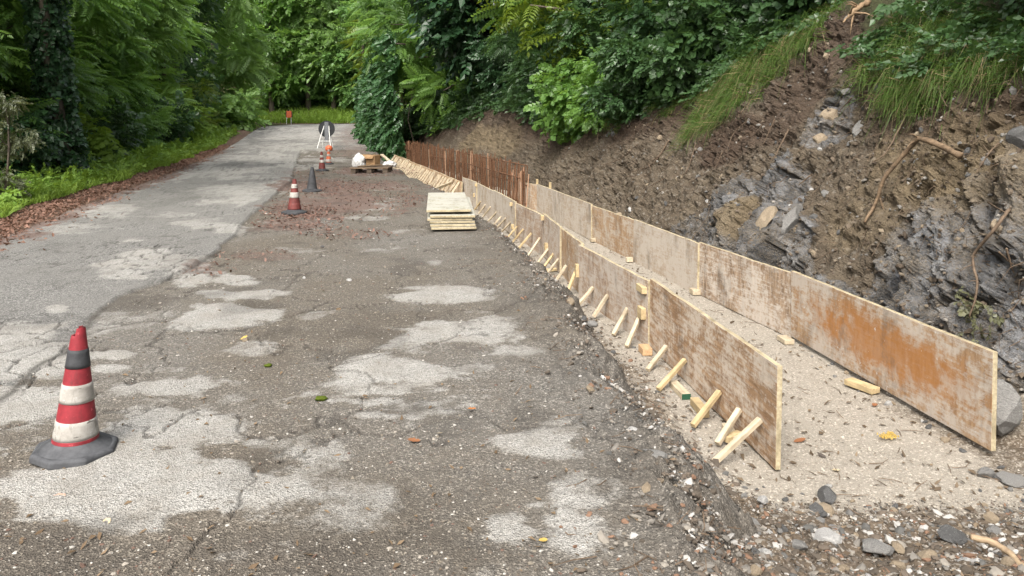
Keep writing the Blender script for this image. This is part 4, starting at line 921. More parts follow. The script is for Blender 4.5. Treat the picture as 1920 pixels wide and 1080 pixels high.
for a in [('rock', 1172, 773, 34, ROCK, 1, 'grey rounded rock at the sand edge, left of the offcuts', 'rock', .7, None, -.2),
          ('rock', 1225, 856, 58, ROCK, 2, 'flat grey rock on the broken road edge beside the nearest brace', 'rock', .45, None, -.1),
          ('rock', 1552, 937, 56, ROCK_DARK, 13, 'dark bluish rock at the near end of the sand bed', 'rock', .6, None, -.38),
          ('rock', 1548, 1012, 62, ROCK_PALE, 4, 'pale grey slab-like rock in the rubble', 'rock', .5, None, -.33),
          ('rock', 1497, 1030, 36, ROCK, 5, 'pointed grey rock left of the pale slab-like rock', 'rock', .8, None, -.33),
          ('rock', 1682, 1030, 34, ROCK_TAN, 6, 'small tan rounded rock right of the pale slab-like rock', 'rock', .6, None, -.33),
          ('rock', 1646, 1034, 62, ROCK, 7, 'half buried grey rock touching the small tan one', 'rock', .5, None, -.33),
          ('rock', 1813, 1064, 38, ROCK_PALE, 8, 'whitish angular rock below the peeled stick', 'rock', .7, None, -.33),
          ('rock', 1897, 905, 54, ROCK, 9, 'long grey rock at the bank foot near the frame edge', 'rock', .45, None, -.36),
          ('rock', 1850, 893, 34, ROCK, 10, 'grey rock just in front of the orange stained board', 'rock', .7, None, -.38),
          ('rock', 1790, 1012, 62, ROCK_DARK, 11, 'dark rounded clod above the peeled stick', 'rock', .6, None, -.35),
          ('rock', 1858, 978, 32, ROCK_TAN, 12, 'brownish upright rock right of the dark clod', 'rock', .9, None, -.37),
          ('rock', 1112, 612, 26, ROCK, 14, 'grey rock beside the braces, largest of the heap at the road edge', 'rock', .7, None, -.2),
          ('rock', 1090, 604, 28, ROCK_DARK, 15, 'dark rock touching the grey one in the heap at the road edge', 'rock', .8, None, -.15),
          ('rock', 1188, 810, 26, ROCK_PALE, 16, 'small pale rock between the two big rocks of the road edge', 'rock', .6, None, -.15),
          ('rock', 1430, 880 + 62, 24, ROCK_PALE, 17, 'white angular stone at the trench corner left of the dark bluish rock', 'rock', .8, None, -.35),
          ('rock', 975, 475, 16, ROCK_PALE, 18, 'pale stone at the road edge beside the middle braces', 'rock', .6, None, -.15)]:
    put(*a)
o = link('boulder', rock_mesh('boulder', 33, ROCK, 3, .95), None, (2.55, 3.86, -.27), (.2, .3, 1), (.14, .17, .17)); tag(o, 'grey boulder wedged behind the end of the orange stained board', 'boulder')
o = link('boulder', rock_mesh('boulder', 35, ROCK, 3, .8), None, (2.83, 3.55, -.25), (.2, .3, 2), (.2, .25, .2)); tag(o, 'large grey boulder at the bank foot by the frame edge', 'boulder')
# boulders set in the bank
for (px, py, w, h, m, sd, lb) in ((1425, 408, 84, 100, ROCK_TAN, 41, 'ochre boulder face'), (1548, 205, 34, 38, ROCK_TAN, 42, 'tan boulder'), (1530, 258, 44, 36, ROCK_TAN, 43, 'tan boulder'), (1478, 402, 40, 84, ROCK, 44, 'bluish grey slab'),
                                  (1600, 240, 40, 46, ROCK, 46, None), (1860, 420, 60, 40, ROCK_TAN, 51, None), (1905, 260, 40, 50, ROCK_DARK, 57, None)):
    p = pick(px, py, -.05); s = F / p[1]
    o = link('boulder', rock_mesh('boulder', sd, m, 3, .9), bank, p, (RNG.normal(0, .2), .5, RNG.normal(0, .3)), (.085, w / 2 / s * 1.1, h / 2 / s * 1.15))
    if lb: o['label'] = lb
lib = [rock_mesh('stone', 100 + i, [ROCK, ROCK_TAN, ROCK, ROCK_DARK, ROCK_TAN, ROCK_DARK, ROCK_PALE][i % 7], 2 if i < 10 else 1, RNG.uniform(.45, .8)) for i in range(20)]
k = 0
while k < 230:                                                   # stones stuck in the bank face
    i = RNG.integers(0, BP.shape[0]); j = RNG.integers(0, 235)
    if BBARE[i, j] < .8 or not (2.6 < BP[i, j, 1] < 13) or BP[i, j, 2] < -.35 or not (1000 < BPX[i, j] < 1950): continue
    s = float(RNG.lognormal(-3.55, .42)); link('stone', lib[RNG.integers(0, 20)], bank, BP[i, j] + RNG.normal(0, .005, 3), RNG.uniform(0, 6, 3), s); k += 1
def scatter_ground(n, fx, smin, smax, parent, name='stone'):
    for _ in range(n):
        x, y = fx(); s = float(np.clip(RNG.lognormal(math.log(smin * 1.35), .45), smin, smax))
        link(name, lib[RNG.integers(0, 20)], parent, (x, y, surf(x, y) + s * .22), (RNG.normal(0, .35), RNG.normal(0, .35), RNG.uniform(0, 6)), s)
def f_rubble():
    y = RNG.uniform(2.2, 3.35); x = RNG.uniform(X_RE(y) + .15, X_BF(y) + .05); return x, y
def f_edge():
    y = 2.0 + 10 * RNG.random() ** 1.6; x = X_RE(y) + RNG.normal(.16, .15); return x, y
def f_wall():
    y = RNG.uniform(3.4, 5.2); return X_FR(y) - abs(RNG.normal(.02, .07)), y
scatter_ground(175, f_rubble, .012, .045, bed); scatter_ground(80, f_edge, .012, .045, road); scatter_ground(26, f_wall, .012, .03, bed)

# loose gravel, one mass
def tri_rocks(name, pts, sizes, mat, label, cat, flat=.6):
    base = np.array([(0, 0, 1), (.9, 0, .45), (.28, .85, .45), (-.72, .53, .45), (-.72, -.53, .45), (.28, -.85, .45), (.72, .53, -.45), (-.28, .85, -.45), (-.9, 0, -.45), (-.28, -.85, -.45), (.72, -.53, -.45)], float)
    fc = np.array([(0, 1, 2), (0, 2, 3), (0, 3, 4), (0, 4, 5), (0, 5, 1), (1, 6, 2), (2, 6, 7), (2, 7, 3), (3, 7, 8), (3, 8, 4), (4, 8, 9), (4, 9, 5), (5, 9, 10), (5, 10, 1), (1, 10, 6)])
    n = len(pts); V = base[None] * RNG.uniform(.65, 1.2, (n, 11, 1)); a = RNG.uniform(0, 6.28, n); ca_, sa_ = np.cos(a)[:, None], np.sin(a)[:, None]
    V = V * np.stack((np.ones(n), RNG.uniform(.5, 1, n), flat * RNG.uniform(.5, 1.1, n)), -1)[:, None, :]
    t = RNG.normal(0, .3, n)[:, None]; V[..., 2] += V[..., 0] * t
    V = np.stack((V[..., 0] * ca_ - V[..., 1] * sa_, V[..., 0] * sa_ + V[..., 1] * ca_, V[..., 2]), -1) * sizes[:, None, None] + pts[:, None, :]
    Fc = (np.arange(n)[:, None, None] * 11 + fc[None]).reshape(-1, 3)
    me = mesh_np(name, V, Fc, False, [mat], fvar=np.repeat(RNG.random(n), len(fc)))
    return tag(link(name, me), label, cat, kind='stuff')
def m_gravel(name, stops):
    m = NT(name, .9, .2); v = m.n('Attribute', attribute_name='var').outputs['Fac']; c = m.ramp(v, stops, 'CONSTANT'); n = m.noise(m.coord(), 70, 3, .7)
    return m.done(m.mix(m.math('MULTIPLY_ADD', n, 1.4, -.4, True), m.mix(.22, c, (.03, .026, .02)), c))
G_ROAD = m_gravel('loose_grit', [(0, (.12, .10, .08)), (.3, (.20, .175, .14)), (.55, (.30, .27, .23)), (.75, (.43, .41, .37)), (.9, (.14, .09, .07))])
G_BED = m_gravel('mixed_gravel', [(0, (.085, .070, .055)), (.28, (.125, .10, .078)), (.48, (.18, .165, .145)), (.64, (.26, .235, .20)), (.77, (.40, .385, .36)), (.86, (.20, .12, .08)), (.93, (.10, .098, .092))])
G_SAND = m_gravel('sandy_gravel', [(0, (.29, .25, .20)), (.3, (.37, .33, .27)), (.6, (.46, .42, .355)), (.85, (.20, .17, .135))])
def road_pts(n):
    y = 1750 / (RNG.uniform(330, 1150, n) - 222 + 0.0); x = RNG.uniform(np.maximum(X_STEP(y) - .4, -.75 * y - .6), RE2(0, y) + .05); keep = np.ones(n, bool)
    z = base_z(y) + .012 * fbm(x * .9, y * .9, o=5, seed=51, gain=.55) + .004 * fbm(x * 4, y * 4, o=4, seed=52)
    return np.stack((x, y, z), -1)
p = road_pts(15000); tri_rocks('road_grit', p, np.clip(RNG.lognormal(-5.55, .5, len(p)), .0015, .014) * (.7 + .06 * p[:, 1]), G_ROAD, 'loose grit and pebbles strewn over the brown shoulder', 'gravel')
y = 1.9 + 12 * RNG.random(17000) ** 1.7; x = X_RE(y) + RNG.normal(.20, .17, 17000)
z = np.maximum(-.50 * sstep(-.05, 1.1, np.clip((x - RE2(0, y)) / .40, -1, 1.3)), np.where(x > RE2(0, y), bed_h(x, y)[0], -9))
tri_rocks('edge_rubble', np.stack((x, y, z + .004), -1), np.clip(RNG.lognormal(-5.15, .62, 17000), .002, .026), G_BED, 'broken asphalt crumbs and stones along the road edge', 'rubble')
y = RNG.uniform(1.7, 3.3, 20000); x = X_RE(y) + .1 + (X_BF(y) + .1 - X_RE(y)) * RNG.random(20000); z = bed_h(x, y)[0]
tri_rocks('rubble_gravel', np.stack((x, y, z + .003), -1), np.clip(RNG.lognormal(-5.2, .72, 20000), .0015, .028) * sstep(3.32, 3.0, y), G_BED, 'mixed stony gravel in front of the sand bed', 'gravel')
y = 3.0 + 11 * RNG.random(14000) ** 2; x = X_RE(y) + .25 + (X_FR(y) - X_RE(y) - .2) * RNG.random(14000); z = bed_h(x, y)[0]
tri_rocks('sand_gravel', np.stack((x, y, z + .001), -1), np.clip(RNG.lognormal(-5.7, .5, 14000), .0015, .012), G_SAND, 'pale fine gravel over the trench sand', 'gravel')
i = RNG.integers(0, BP.shape[0], 40000); j = RNG.integers(4, 238, 40000); q = BP[i, j]; kx = (BBARE[i, j] > .7) & (q[:, 1] > 2.4) & (q[:, 1] < 16) & (RNG.random(40000) < 7 / (q[:, 1] + 3)); q = q[kx][:13000]
tri_rocks('bank_rubble', q + (-.003, 0, .002), np.clip(RNG.lognormal(-4.5, .55, len(q)), .004, .035), m_gravel('bank_clods', [(0, (.085, .065, .048)), (.30, (.125, .098, .072)), (.6, (.165, .135, .10)), (.85, (.18, .17, .155)), (.95, (.28, .26, .23))]), 'small stones and clods in the face of the bank', 'rubble', .8)

# ================================================================ leaves and twigs on the ground
def flakes(name, pts, size, mat, label, cat, tilt=.5):
    n = len(pts); base = np.array([(-1, 0, 0), (-.2, .45, .12), (1, 0, .05), (-.1, -.42, .15)], float)
    V = base[None] * RNG.uniform(.8, 1.2, (n, 4, 1)); V[..., 2] *= RNG.normal(1, 1.2, (n, 1)); a = RNG.uniform(0, 6.28, n)[:, None]; t = RNG.normal(0, tilt, (n, 1)); t2 = RNG.normal(0, tilt, (n, 1))
    V[..., 2] += V[..., 0] * t + V[..., 1] * t2
    V = np.stack((V[..., 0] * np.cos(a) - V[..., 1] * np.sin(a), V[..., 0] * np.sin(a) + V[..., 1] * np.cos(a), V[..., 2]), -1) * size[:, None, None] + pts[:, None]
    Fc = (np.arange(n)[:, None, None] * 4 + np.array([(0, 1, 2), (0, 2, 3)])[None]).reshape(-1, 3)
    return tag(link(name, mesh_np(name, V, Fc, False, [mat], fvar=np.repeat(RNG.random(n), 2))), label, cat, kind='stuff')
n = 11000; y = 6.5 + 26 * RNG.random(n) ** 1.5; x = X_LE(y) - .35 + RNG.normal(0, .32, n); flakes('verge_leaf_litter', np.stack((x, y, base_z(y) + np.where(x < X_LE(y), .035, .014) + .01 * RNG.random(n)), -1), RNG.uniform(.012, .035, n), L_RED, 'russet leaf litter along the left road edge', 'leaf litter')
pts = []
for px, py, rx, ry, s in LITT:
    m = int((520 if px > 500 else 90) * s); a = RNG.uniform(0, 6.28, m); r = np.sqrt(RNG.random(m)) * 1.25
    for u, v in zip(px + np.cos(a) * r * rx, py + np.sin(a) * r * ry):
        if v < 262: continue
        c = at(u, v); pts.append((c[0], c[1], float(base_z(c[1])) + .012))
pts = np.array(pts); flakes('road_leaf_litter', pts, RNG.uniform(.010, .028, len(pts)), L_RED, 'russet leaf litter scattered around the cones', 'leaf litter', .4)
p = road_pts(520); p[:, 2] += .006; flakes('road_leaf_bits', p, RNG.uniform(.005, .017, 520), L_DRY, 'scattered dry leaf bits on the road shoulder', 'leaf litter', .35)
y = 2 + 10 * RNG.random(1500) ** 1.5; x = X_RE(y) + .2 + (X_BF(y) - X_RE(y) - .2) * RNG.random(1500); flakes('trench_leaf_bits', np.stack((x, y, bed_h(x, y)[0] + .008), -1), RNG.uniform(.008, .024, 1500), L_DRY, 'dry leaf bits scattered in the trench', 'leaf litter', .35)
# twigs
def twigs(name, pts, L, mat, label):
    mb = MB()
    for p, l in zip(pts, L):
        a = RNG.uniform(0, 6.28); d = np.array((math.cos(a), math.sin(a), RNG.normal(0, .12))) * l; k = np.cross(d, (0, 0, 1)) * RNG.normal(0, .15)
        mb.tube([p - d / 2, p + k, p + d / 2], [.0022, .0022, .001], 3, cap=False)
    return tag(mb.build(name, mat), label, 'twigs', kind='stuff')
y = 2 + 9 * RNG.random(420) ** 1.6; x = np.where(RNG.random(420) < .45, X_RE(y) + RNG.normal(.1, .25, 420), X_RE(y) + .3 + (X_FR(y) - X_RE(y) - .3) * RNG.random(420))
twigs('ground_twigs', np.array([(a, b, surf(a, b) + .008) for a, b in zip(x, y)]), RNG.uniform(.03, .16, 420), RT, 'small dark twigs scattered in the trench and on its edge')
# single leaves that stand out
def leaf(px, py, w, mat, label, zg=0., cat='leaf', rz=0):
    c = at(px, py, zg); z = surf(c[0], c[1]); c = at(px, py, z); s = w / 2 / F * c[1] * .85
    m_ = MB(); n = 9; xs = np.linspace(-1, 1, n); V = []
    for x in xs:
        wd = .55 * (1 - x * x) ** .6 * (1 + .15 * RNG.normal()); V += [(x, -wd, .25 * wd + .12 * x * x), (x, 0, .12 * x * x), (x, wd, .25 * wd + .12 * x * x)]
    m_.add(V, [(i * 3 + j, i * 3 + j + 1, i * 3 + j + 4, i * 3 + j + 3) for i in range(n - 1) for j in (0, 1)])
    m_.add([(-1.0, -.03, .12), (-1.0, .03, .12), (-1.45, 0, .2)], [(0, 1, 2)])
    o = m_.build('fallen_leaf', mat, None, True, loc=(c[0], c[1], z + .008), rot=(RNG.normal(0, .15), RNG.normal(0, .15), rz), scale=s * 1.05)
    return tag(o, label, cat)
leaf(776, 830, 28, BLEAF, 'rust brown curled leaf on the grey-brown shoulder, largest in mid road')
leaf(825, 816, 18, TLEAF, 'pale tan leaf just right of the rust brown curled leaf', rz=.8)
leaf(885, 770, 20, m_simple('orange_leaf', (.30, .10, .02), (.42, .17, .05), 30), 'orange brown leaf right of the big pale patch', rz=.4)
leaf(200, 984, 30, TLEAF, 'cream coloured leaf below the large cone', rz=2.0)
leaf(110, 936, 30, m_simple('pinkish_leaf', (.30, .17, .12), (.44, .27, .2), 30), 'pinkish brown leaf on the pale patch under the large cone', rz=.1)
leaf(458, 636, 16, YLEAF, 'small yellow leaf left of centre on the shoulder', rz=.7)
leaf(1018, 1018, 22, YLEAF, 'yellowish twisted leaf on the nearest pale patch', rz=.5)
leaf(1500, 829, 28, BLEAF, 'brown leaf on the sand between the two formwork walls', -.42, rz=.1)
leaf(1540, 857, 20, m_simple('dark_leaf', (.05, .04, .035), (.10, .085, .07), 30), 'dark curled leaf on the sand right of the nearest panel end', -.42, rz=2.4)
leaf(1567, 885, 20, TLEAF, 'tan leaf on the sand below the dark curled leaf', -.42, rz=.2)
leaf(1640, 762, 18, BLEAF, 'small brown leaf near the pale shim block', -.42, rz=.9)
c = at(1665, 821, FLOOR); m_ = MB()
for k in range(46):
    a, r = RNG.uniform(0, 6.28), RNG.random() ** .7; m_.box(*(RNG.uniform(.004, .012, 3)), Matrix.Translation((.055 * r * math.cos(a), .045 * r * math.sin(a), .004)) @ Matrix.Rotation(RNG.uniform(0, 3), 4, 'Z'))
tag(m_.build('yellow_chips', YLEAF, None, loc=(c[0], c[1], FLOOR + .012)), 'spill of bright yellow chips on the sand near the orange stained board', 'chips', kind='stuff')
for (px, py, w, lb) in ((603, 750, 26, 'green moss clump left of the big pale patch'), (503, 688, 16, 'small green moss clump further up the shoulder')):
    c = at(px, py); o = lump('moss_clump', (c[0], c[1], .008), (w / 2 / F * c[1] * .8, w / 2 / F * c[1] * .7, .008), MOSS, lb, 'moss', px, 3, .5, 3)
for (px, py, w, m, lb) in ((655, 527, 12, ROCK_PALE, 'white pebble on the shoulder beyond the pale patches'), (604, 464, 8, ROCK_DARK, 'black pebble on the shoulder left of the panel stack'), (460, 640, 18, ROCK_TAN, 'tan pebble beside the small yellow leaf'), (570, 522, 9, ROCK_PALE, 'tiny pale pebble left of the white pebble')):
    put('pebble', px, py, w, m, px, lb, 'pebble', .7, sub=2)

# ================================================================ vegetation
def rand_dirs(n, flat=.5):
    d = RNG.normal(size=(n, 3)); d[:, 2] *= flat; return d / np.linalg.norm(d, axis=1)[:, None]
def leaflet(c, d, s, up, L, w):
    """diamond leaf of two triangles folded along its length"""
    return np.array([c, c + d * L * .45 + s * w, c + d * L, c + d * L * .45 - s * w]) + np.array([0, 0, 1.0]) * np.array([0, .06 * L, -.10 * L, .06 * L])[:, None] * up
def t_pinnate(pairs=8, ll=.25, lw=.058, droop=.24):
    V = []; x0 = .16
    for i in range(pairs):
        t = x0 + (1 - x0) * i / pairs; c = np.array((t, 0, -droop * t * t)); l = ll * (1.05 - .45 * abs(t - .45))
        for s in (-1, 1):
            d = np.array((.42, s, -.22 - .25 * t)); d /= np.linalg.norm(d); sd_ = np.array((1, -s * .42, 0)); sd_ /= np.linalg.norm(sd_); V.append(leaflet(c, d, sd_, 1, l, lw))
    c = np.array((1, 0, -droop)); V.append(leaflet(c, np.array((.85, 0, -.5)), np.array((0, 1, 0)), 1, ll * .8, lw))
    V = np.array(V).reshape(-1, 3); q = np.arange(len(V) // 4)[:, None] * 4
    Fc = np.concatenate((q + [0, 1, 2], q + [0, 2, 3]), 1).reshape(-1, 3)
    o = len(V); w = .008; R = np.array([(0, -w, 0), (0, w, 0), (.5, -w, -droop * .25), (.5, w, -droop * .25), (1, 0, -droop)])
    return np.concatenate((V, R)), np.concatenate((Fc, o + np.array([(0, 1, 3), (0, 3, 2), (2, 3, 4)]))), np.concatenate((np.repeat(np.arange(len(q)), 2), [len(q)] * 3))
def t_spray(n=9, ll=.34, lw=.12, spread=1.0, seed=1):
    r = np.random.default_rng(seed); V = []
    for i in range(n):
        t = .12 + .88 * i / (n - 1); c = np.array((t, .05 * math.sin(3 * t), -.18 * t * t)); s = 1 if i % 2 else -1
        d = np.array((.5 + .3 * t, s * spread * (1.05 - .6 * t), r.normal(-.12, .28))); d /= np.linalg.norm(d); sd_ = np.cross(d, (0, 0, 1)); sd_ /= np.linalg.norm(sd_); sd_ = sd_ + np.array((0, 0, r.normal(0, .35)))
        V.append(leaflet(c, d, sd_, 1, ll * r.uniform(.75, 1.15), lw * r.uniform(.8, 1.2)))
    V = np.array(V).reshape(-1, 3); q = np.arange(n)[:, None] * 4; Fc = np.concatenate((q + [0, 1, 2], q + [0, 2, 3]), 1).reshape(-1, 3)
    o = len(V); w = .010; R = np.array([(0, -w, 0), (0, w, 0), (1, 0, -.18)])
    return np.concatenate((V, R)), np.concatenate((Fc, o + np.array([(0, 1, 2)]))), np.concatenate((np.repeat(np.arange(n), 2), [n]))
PIN = t_pinnate(); PIN_S = t_pinnate(6, .26, .06, .3); SPR = t_spray(); SPR_D = t_spray(8, .42, .17, 1.1, 2); IVYT = t_spray(6, .40, .20, 1.2, 3)
def sprays(pos, dirs, size, tmpl, roll=.5, var0=None):
    """copies of a leaf template at pos, x axis along dirs"""
    TV, TF, TI = tmpl; n = len(pos); x = dirs / (np.linalg.norm(dirs, axis=1)[:, None] + 1e-9)
    up = np.tile((0, 0, 1.0), (n, 1)) + RNG.normal(0, roll, (n, 3)); y = np.cross(up, x); y /= np.linalg.norm(y, axis=1)[:, None] + 1e-9; z = np.cross(x, y)
    M = np.stack((x, y, z), 2) * size[:, None, None]
    V = np.einsum('nij,mj->nmi', M, TV) + pos[:, None]
    Fc = (np.arange(n)[:, None, None] * len(TV) + TF[None]).reshape(-1, 3)
    v = (RNG.random(n) if var0 is None else var0)[:, None] * .62 + RNG.random((n, TI.max() + 1)) * .38
    return V.reshape(-1, 3), Fc, v[:, TI].reshape(-1)
def crown_pts(clumps, n, shell=.35):
    C = np.array([c[:3] for c in clumps]); R = np.array([(c[3], c[3], c[4] if len(c) > 4 else c[3]) for c in clumps]); w = (R[:, 0] ** 2 * 1.0); k = RNG.choice(len(C), n, p=w / w.sum())
    d = RNG.normal(size=(n, 3)); d /= np.linalg.norm(d, axis=1)[:, None]; r = RNG.random(n) ** shell
    return C[k] + d * R[k] * r[:, None], d, k
def trunk_mesh(h, r, clumps, lean, mat, limbs=True, seed=0, n=10):
    mb = MB(); rg = np.random.default_rng(seed); ts = np.linspace(0, 1, 12)
    ax = lambda t: np.array((lean[0] * t * h + .03 * h * math.sin(3 * t + seed), lean[1] * t * h + .02 * h * math.sin(4 * t + seed), t * h))
    rad = r * (1 - .75 * ts); rad[0] *= 1.5; rad[1] *= 1.1; P = [ax(t) for t in ts]; P[0] = P[0] - np.array((0, 0, .35))
    mb.tube(P, rad, n, wob=.05)
    if limbs:
        for c in clumps:
            c = np.array(c[:3]); t = np.clip((c[2] / h) * .62 + .05, .08, .95); a = ax(t); m = (a + c) / 2 + rg.normal(0, .12, 3) + (0, 0, .15)
            rr = r * (1 - .75 * t) * .5; mb.tube([a, m, c], [rr, rr * .6, rr * .22], 6)
    return mb.mesh('trunk', mat, True)
def tree(name, loc, h, r, clumps, n, size, tmpl, leafm, label, cat='tree', group=None, lean=(0, 0), barkm=None, droop=.25, shell=.35, roll=.5, limbs=True, ivy=0, seed=0):
    root = empty(name, loc, label, cat, group)
    tr = link('trunk', trunk_mesh(h, r, clumps, lean, barkm or BARK, limbs, seed), root)
    pos, d, k = crown_pts(clumps, n, shell); dirs = d + RNG.normal(0, .45, (n, 3)); dirs[:, 2] = dirs[:, 2] * .45 - droop * RNG.random(n)
    cv = RNG.random(len(clumps)); V, Fc, fv = sprays(pos, dirs, RNG.uniform(size[0], size[1], n), tmpl, roll, np.clip(.5 * cv[k] + .5 * RNG.random(n), 0, 1))
    link('crown', mesh_np('crown', V, Fc, False, [leafm], fvar=fv), root)
    if ivy:
        t = RNG.random(ivy) ; a = RNG.uniform(0, 6.28, ivy); rr = r * (1.25 - .6 * t) + RNG.random(ivy) * .10
        P = np.stack((lean[0] * t * h + .03 * h * np.sin(3 * t + seed) + rr * np.cos(a), lean[1] * t * h + rr * np.sin(a), t * h * .8), -1); D = np.stack((np.cos(a), np.sin(a), -1.2 + 0 * a), -1)
        V, Fc, fv = sprays(P, D, RNG.uniform(.14, .30, ivy), IVYT, .6); link('ivy', mesh_np('ivy', V, Fc, False, [L_IVY], fvar=fv), root)
    return root
def blobcrown(n, cx, cy, z0, z1, rx, ry, r, seed):
    rg = np.random.default_rng(seed); out = []
    for i in range(n):
        a = rg.uniform(0, 6.28); q = math.sqrt(rg.random()); t = (i + rg.random()) / n
        out.append((cx + math.cos(a) * q * rx, cy + math.sin(a) * q * ry, z0 + (z1 - z0) * t, r * rg.uniform(.65, 1.25), r * rg.uniform(.5, .9)))
    return out
def gz(x, y):
    out = X_LE(y) - x
    return float(base_z(y)) + (.12 if out > 1 else 0) + (.26 * max(out - 5, 0) * float(sstep(5, 12, out)))
G_L = 'trees along the left road edge'
# ---- left edge: pinnate saplings in front, taller trees behind
LEFT = [  # px, y, back offset, height, clumps, n, size, label
    (62, 12.0, 5.0, 'pinnate sapling behind the bare trunk at the left frame edge'),
    (112, 13.6, 5.5, 'pinnate tree left of the ivy-clad trunk, fronds hanging low'),
    (205, 15.2, 6.0, 'broad pinnate tree just right of the ivy-clad trunk'),
    (262, 17.5, 6.5, 'pinnate tree with layered fronds above the grass verge'),
    (318, 20.5, 7.0, 'bright pinnate tree midway along the left road edge'),
    (368, 24.5, 7.5, 'pinnate tree above the end of the grass verge'),
    (408, 29.5, 8.5, 'pinnate tree leaning out where the left verge narrows'),
    (446, 37.0, 9.5, 'tall pinnate tree, last on the left before the bend')]
for i, (px, y, h, lb) in enumerate(LEFT):
    sc_ = .62 + y / 55; x = float(X_LE(y)) - 2.1 - 1.55 * sc_; h = 2.4 + .17 * y
    cl = blobcrown(11 + i // 2, 0, 0, .8, h, 1.2 * sc_, 1.3 * sc_, .72 * sc_, 200 + i)
    tree('pinnate_tree', (x, y, gz(x, y)), h, .07 + .01 * i, cl, int(760 + 90 * i), (.40 * sc_, .80 * sc_), PIN, L_AIL if i % 3 else L_FAR, lb, group=G_L, lean=(.05, -.02), seed=i, droop=.22, roll=.25)
for i, (px, y, h, lb) in enumerate([(28, 13.5, 8, 'dark broadleaf tree behind the bare trunk at the left'), (150, 17.5, 9, 'dark tall tree behind the ivy-clad trunk'), (235, 21.5, 10, 'shaded tree behind the layered pinnate trees'), (300, 26, 11, 'tall tree rising behind the bright pinnate tree'), (350, 32, 12, 'tall tree at the back of the left roadside wood'), (400, 40, 13, 'tall tree behind the narrowing left verge'), (440, 50, 14, 'tall tree at the left of the road bend'), (478, 58, 14, 'tree with a pale slim trunk at the inside of the bend')]):
    sc_ = .8 + y / 55; x = float(X_LE(y)) - 4.6 - 1.6 * sc_; h = 3.4 + .19 * y
    cl = blobcrown(13, 0, 0, 1.2, h, 1.8 * sc_, 1.6 * sc_, 1.15 * sc_, 230 + i)
    tree('broadleaf_tree', (x, y, gz(x, y)), h, .13 + .01 * i, cl, 1000, (.55 * sc_, 1.0 * sc_), PIN if i % 2 else SPR, [L_AIL, L_AIL, L_SHR, L_FAR][i % 4], lb, group=G_L, seed=20 + i, droop=.35, barkm=BARK_PALE if i == 7 else None)
# ivy-clad trunk and bare trunk at the frame edge
x = (150 - 960) / F * 14.6 - .3
tree('ivy_trunk_tree', (x, 14.6, gz(x, 14.6)), 9, .13, blobcrown(7, 0, 0, 4.5, 9, 1.6, 1.6, 1.0, 251), 420, (.5, .9), PIN, L_AIL, 'tree with a dark trunk wrapped in ivy at the left', group=G_L, ivy=1300, seed=3)
x = (4 - 960) / F * 10.3
tree('bare_trunk_tree', (x, 10.3, gz(x, 10.3)), 8, .085, blobcrown(6, 0, 0, 4.0, 8, 1.6, 1.6, .9, 252), 380, (.4, .8), PIN, L_AIL, 'slim bare trunk at the very left frame edge', group=G_L, seed=5, lean=(.0, 0))
# dry wispy shrub at its foot, low shrubs and nettles on the verge
def shrub(name, loc, r, h, n, size, tmpl, leafm, label, group=None, cat='shrub', k=6, droop=.2, roll=.6, seed=0):
    return tree(name, loc, h, .018 + .008 * r, blobcrown(k, 0, 0, .12 * h, h, r * .7, r * .7, r * .55, seed), n, size, tmpl, leafm, label, cat, group, droop=droop, roll=roll, seed=seed)
L_DULL = leaf_mat('dull_leaf', (.075, .092, .050), (.160, .185, .110), .45)
x = (8 - 960) / F * 10.4; shrub('wispy_shrub', (x, 10.4, .05), .40, 1.5, 520, (.06, .15), SPR, L_DULL, 'greyish wispy shrub at the foot of the bare trunk', droop=1.2, seed=301)
G_S = 'low shrubs on the left verge'
for i, (px, y, r, h, m, lb) in enumerate([(110, 13.0, .8, 1.0, L_IVY, 'dark low shrub under the hanging fronds'), (185, 14.8, .8, .9, L_SHR, 'low shrub at the foot of the ivy-clad trunk'), (240, 17.2, .9, 1.1, L_VRG, 'yellow-green shrub beside the grass verge'), (290, 19.5, 1.0, 1.2, L_SHR, 'green shrub at the middle of the left verge'), (345, 23.5, 1.1, 1.3, L_AIL, 'leafy shrub where the grass verge ends'), (395, 28.5, 1.2, 1.4, L_SHR, 'dark leafy shrub on the narrowing verge'), (432, 34, 1.5, 1.9, L_VRG, 'bright shrub on the verge before the bend'), (455, 41, 1.8, 2.6, L_YEL, 'tall yellow-green bush sticking out towards the bend'), (476, 50, 1.8, 2.0, L_FAR, 'pale green bush at the inside of the bend')]):
    x = float(X_LE(y)) - 1.75 - .75 * r; sc_ = .65 + y / 48
    shrub('verge_shrub', (x, y, gz(x, y)), r, h, 420, (.22 * sc_, .48 * sc_), [SPR, PIN_S, SPR_D][i % 3], m, lb, G_S, seed=310 + i)
# ---- beyond the bend
G_F = 'trees beyond the road bend'
FAR = [(505, 73, 13, L_AIL, 'dark tree behind the orange board'), (545, 77, 13, L_FAR, 'tall tree just right of the orange board beyond the bend'), (590, 75, 17, L_FAR, 'tall pale tree closing the view above the road'), (632, 75, 12, L_FAR, 'tree above the bright grass beyond the bend'), (672, 73, 16, L_FAR, 'tree at the right end of the far grass, beside the overhang'), (715, 76, 14, L_FAR, 'far tree mostly behind the overhanging branches'), (565, 90, 20, L_FAR, 'hazy pale tree in the second row beyond the bend'), (640, 92, 20, L_FAR, 'pale tree of the second row above the round sign'), (500, 88, 19, L_AIL, 'second row tree above the inside of the bend')]
for i, (px, y, h, m, lb) in enumerate(FAR):
    x = (px - 960) / F * y
    tree('far_tree', (x, y, .75 + .2 * min(y - 68.8, 7) + max(0, y - 76) * .2), h, .22, blobcrown(12, 0, 0, 2.4, h, 3.0, 1.8, 1.7, 400 + i), 800, (.8, 1.6), PIN_S if i % 2 else SPR, m, lb, group=G_F, seed=40 + i, droop=.4)
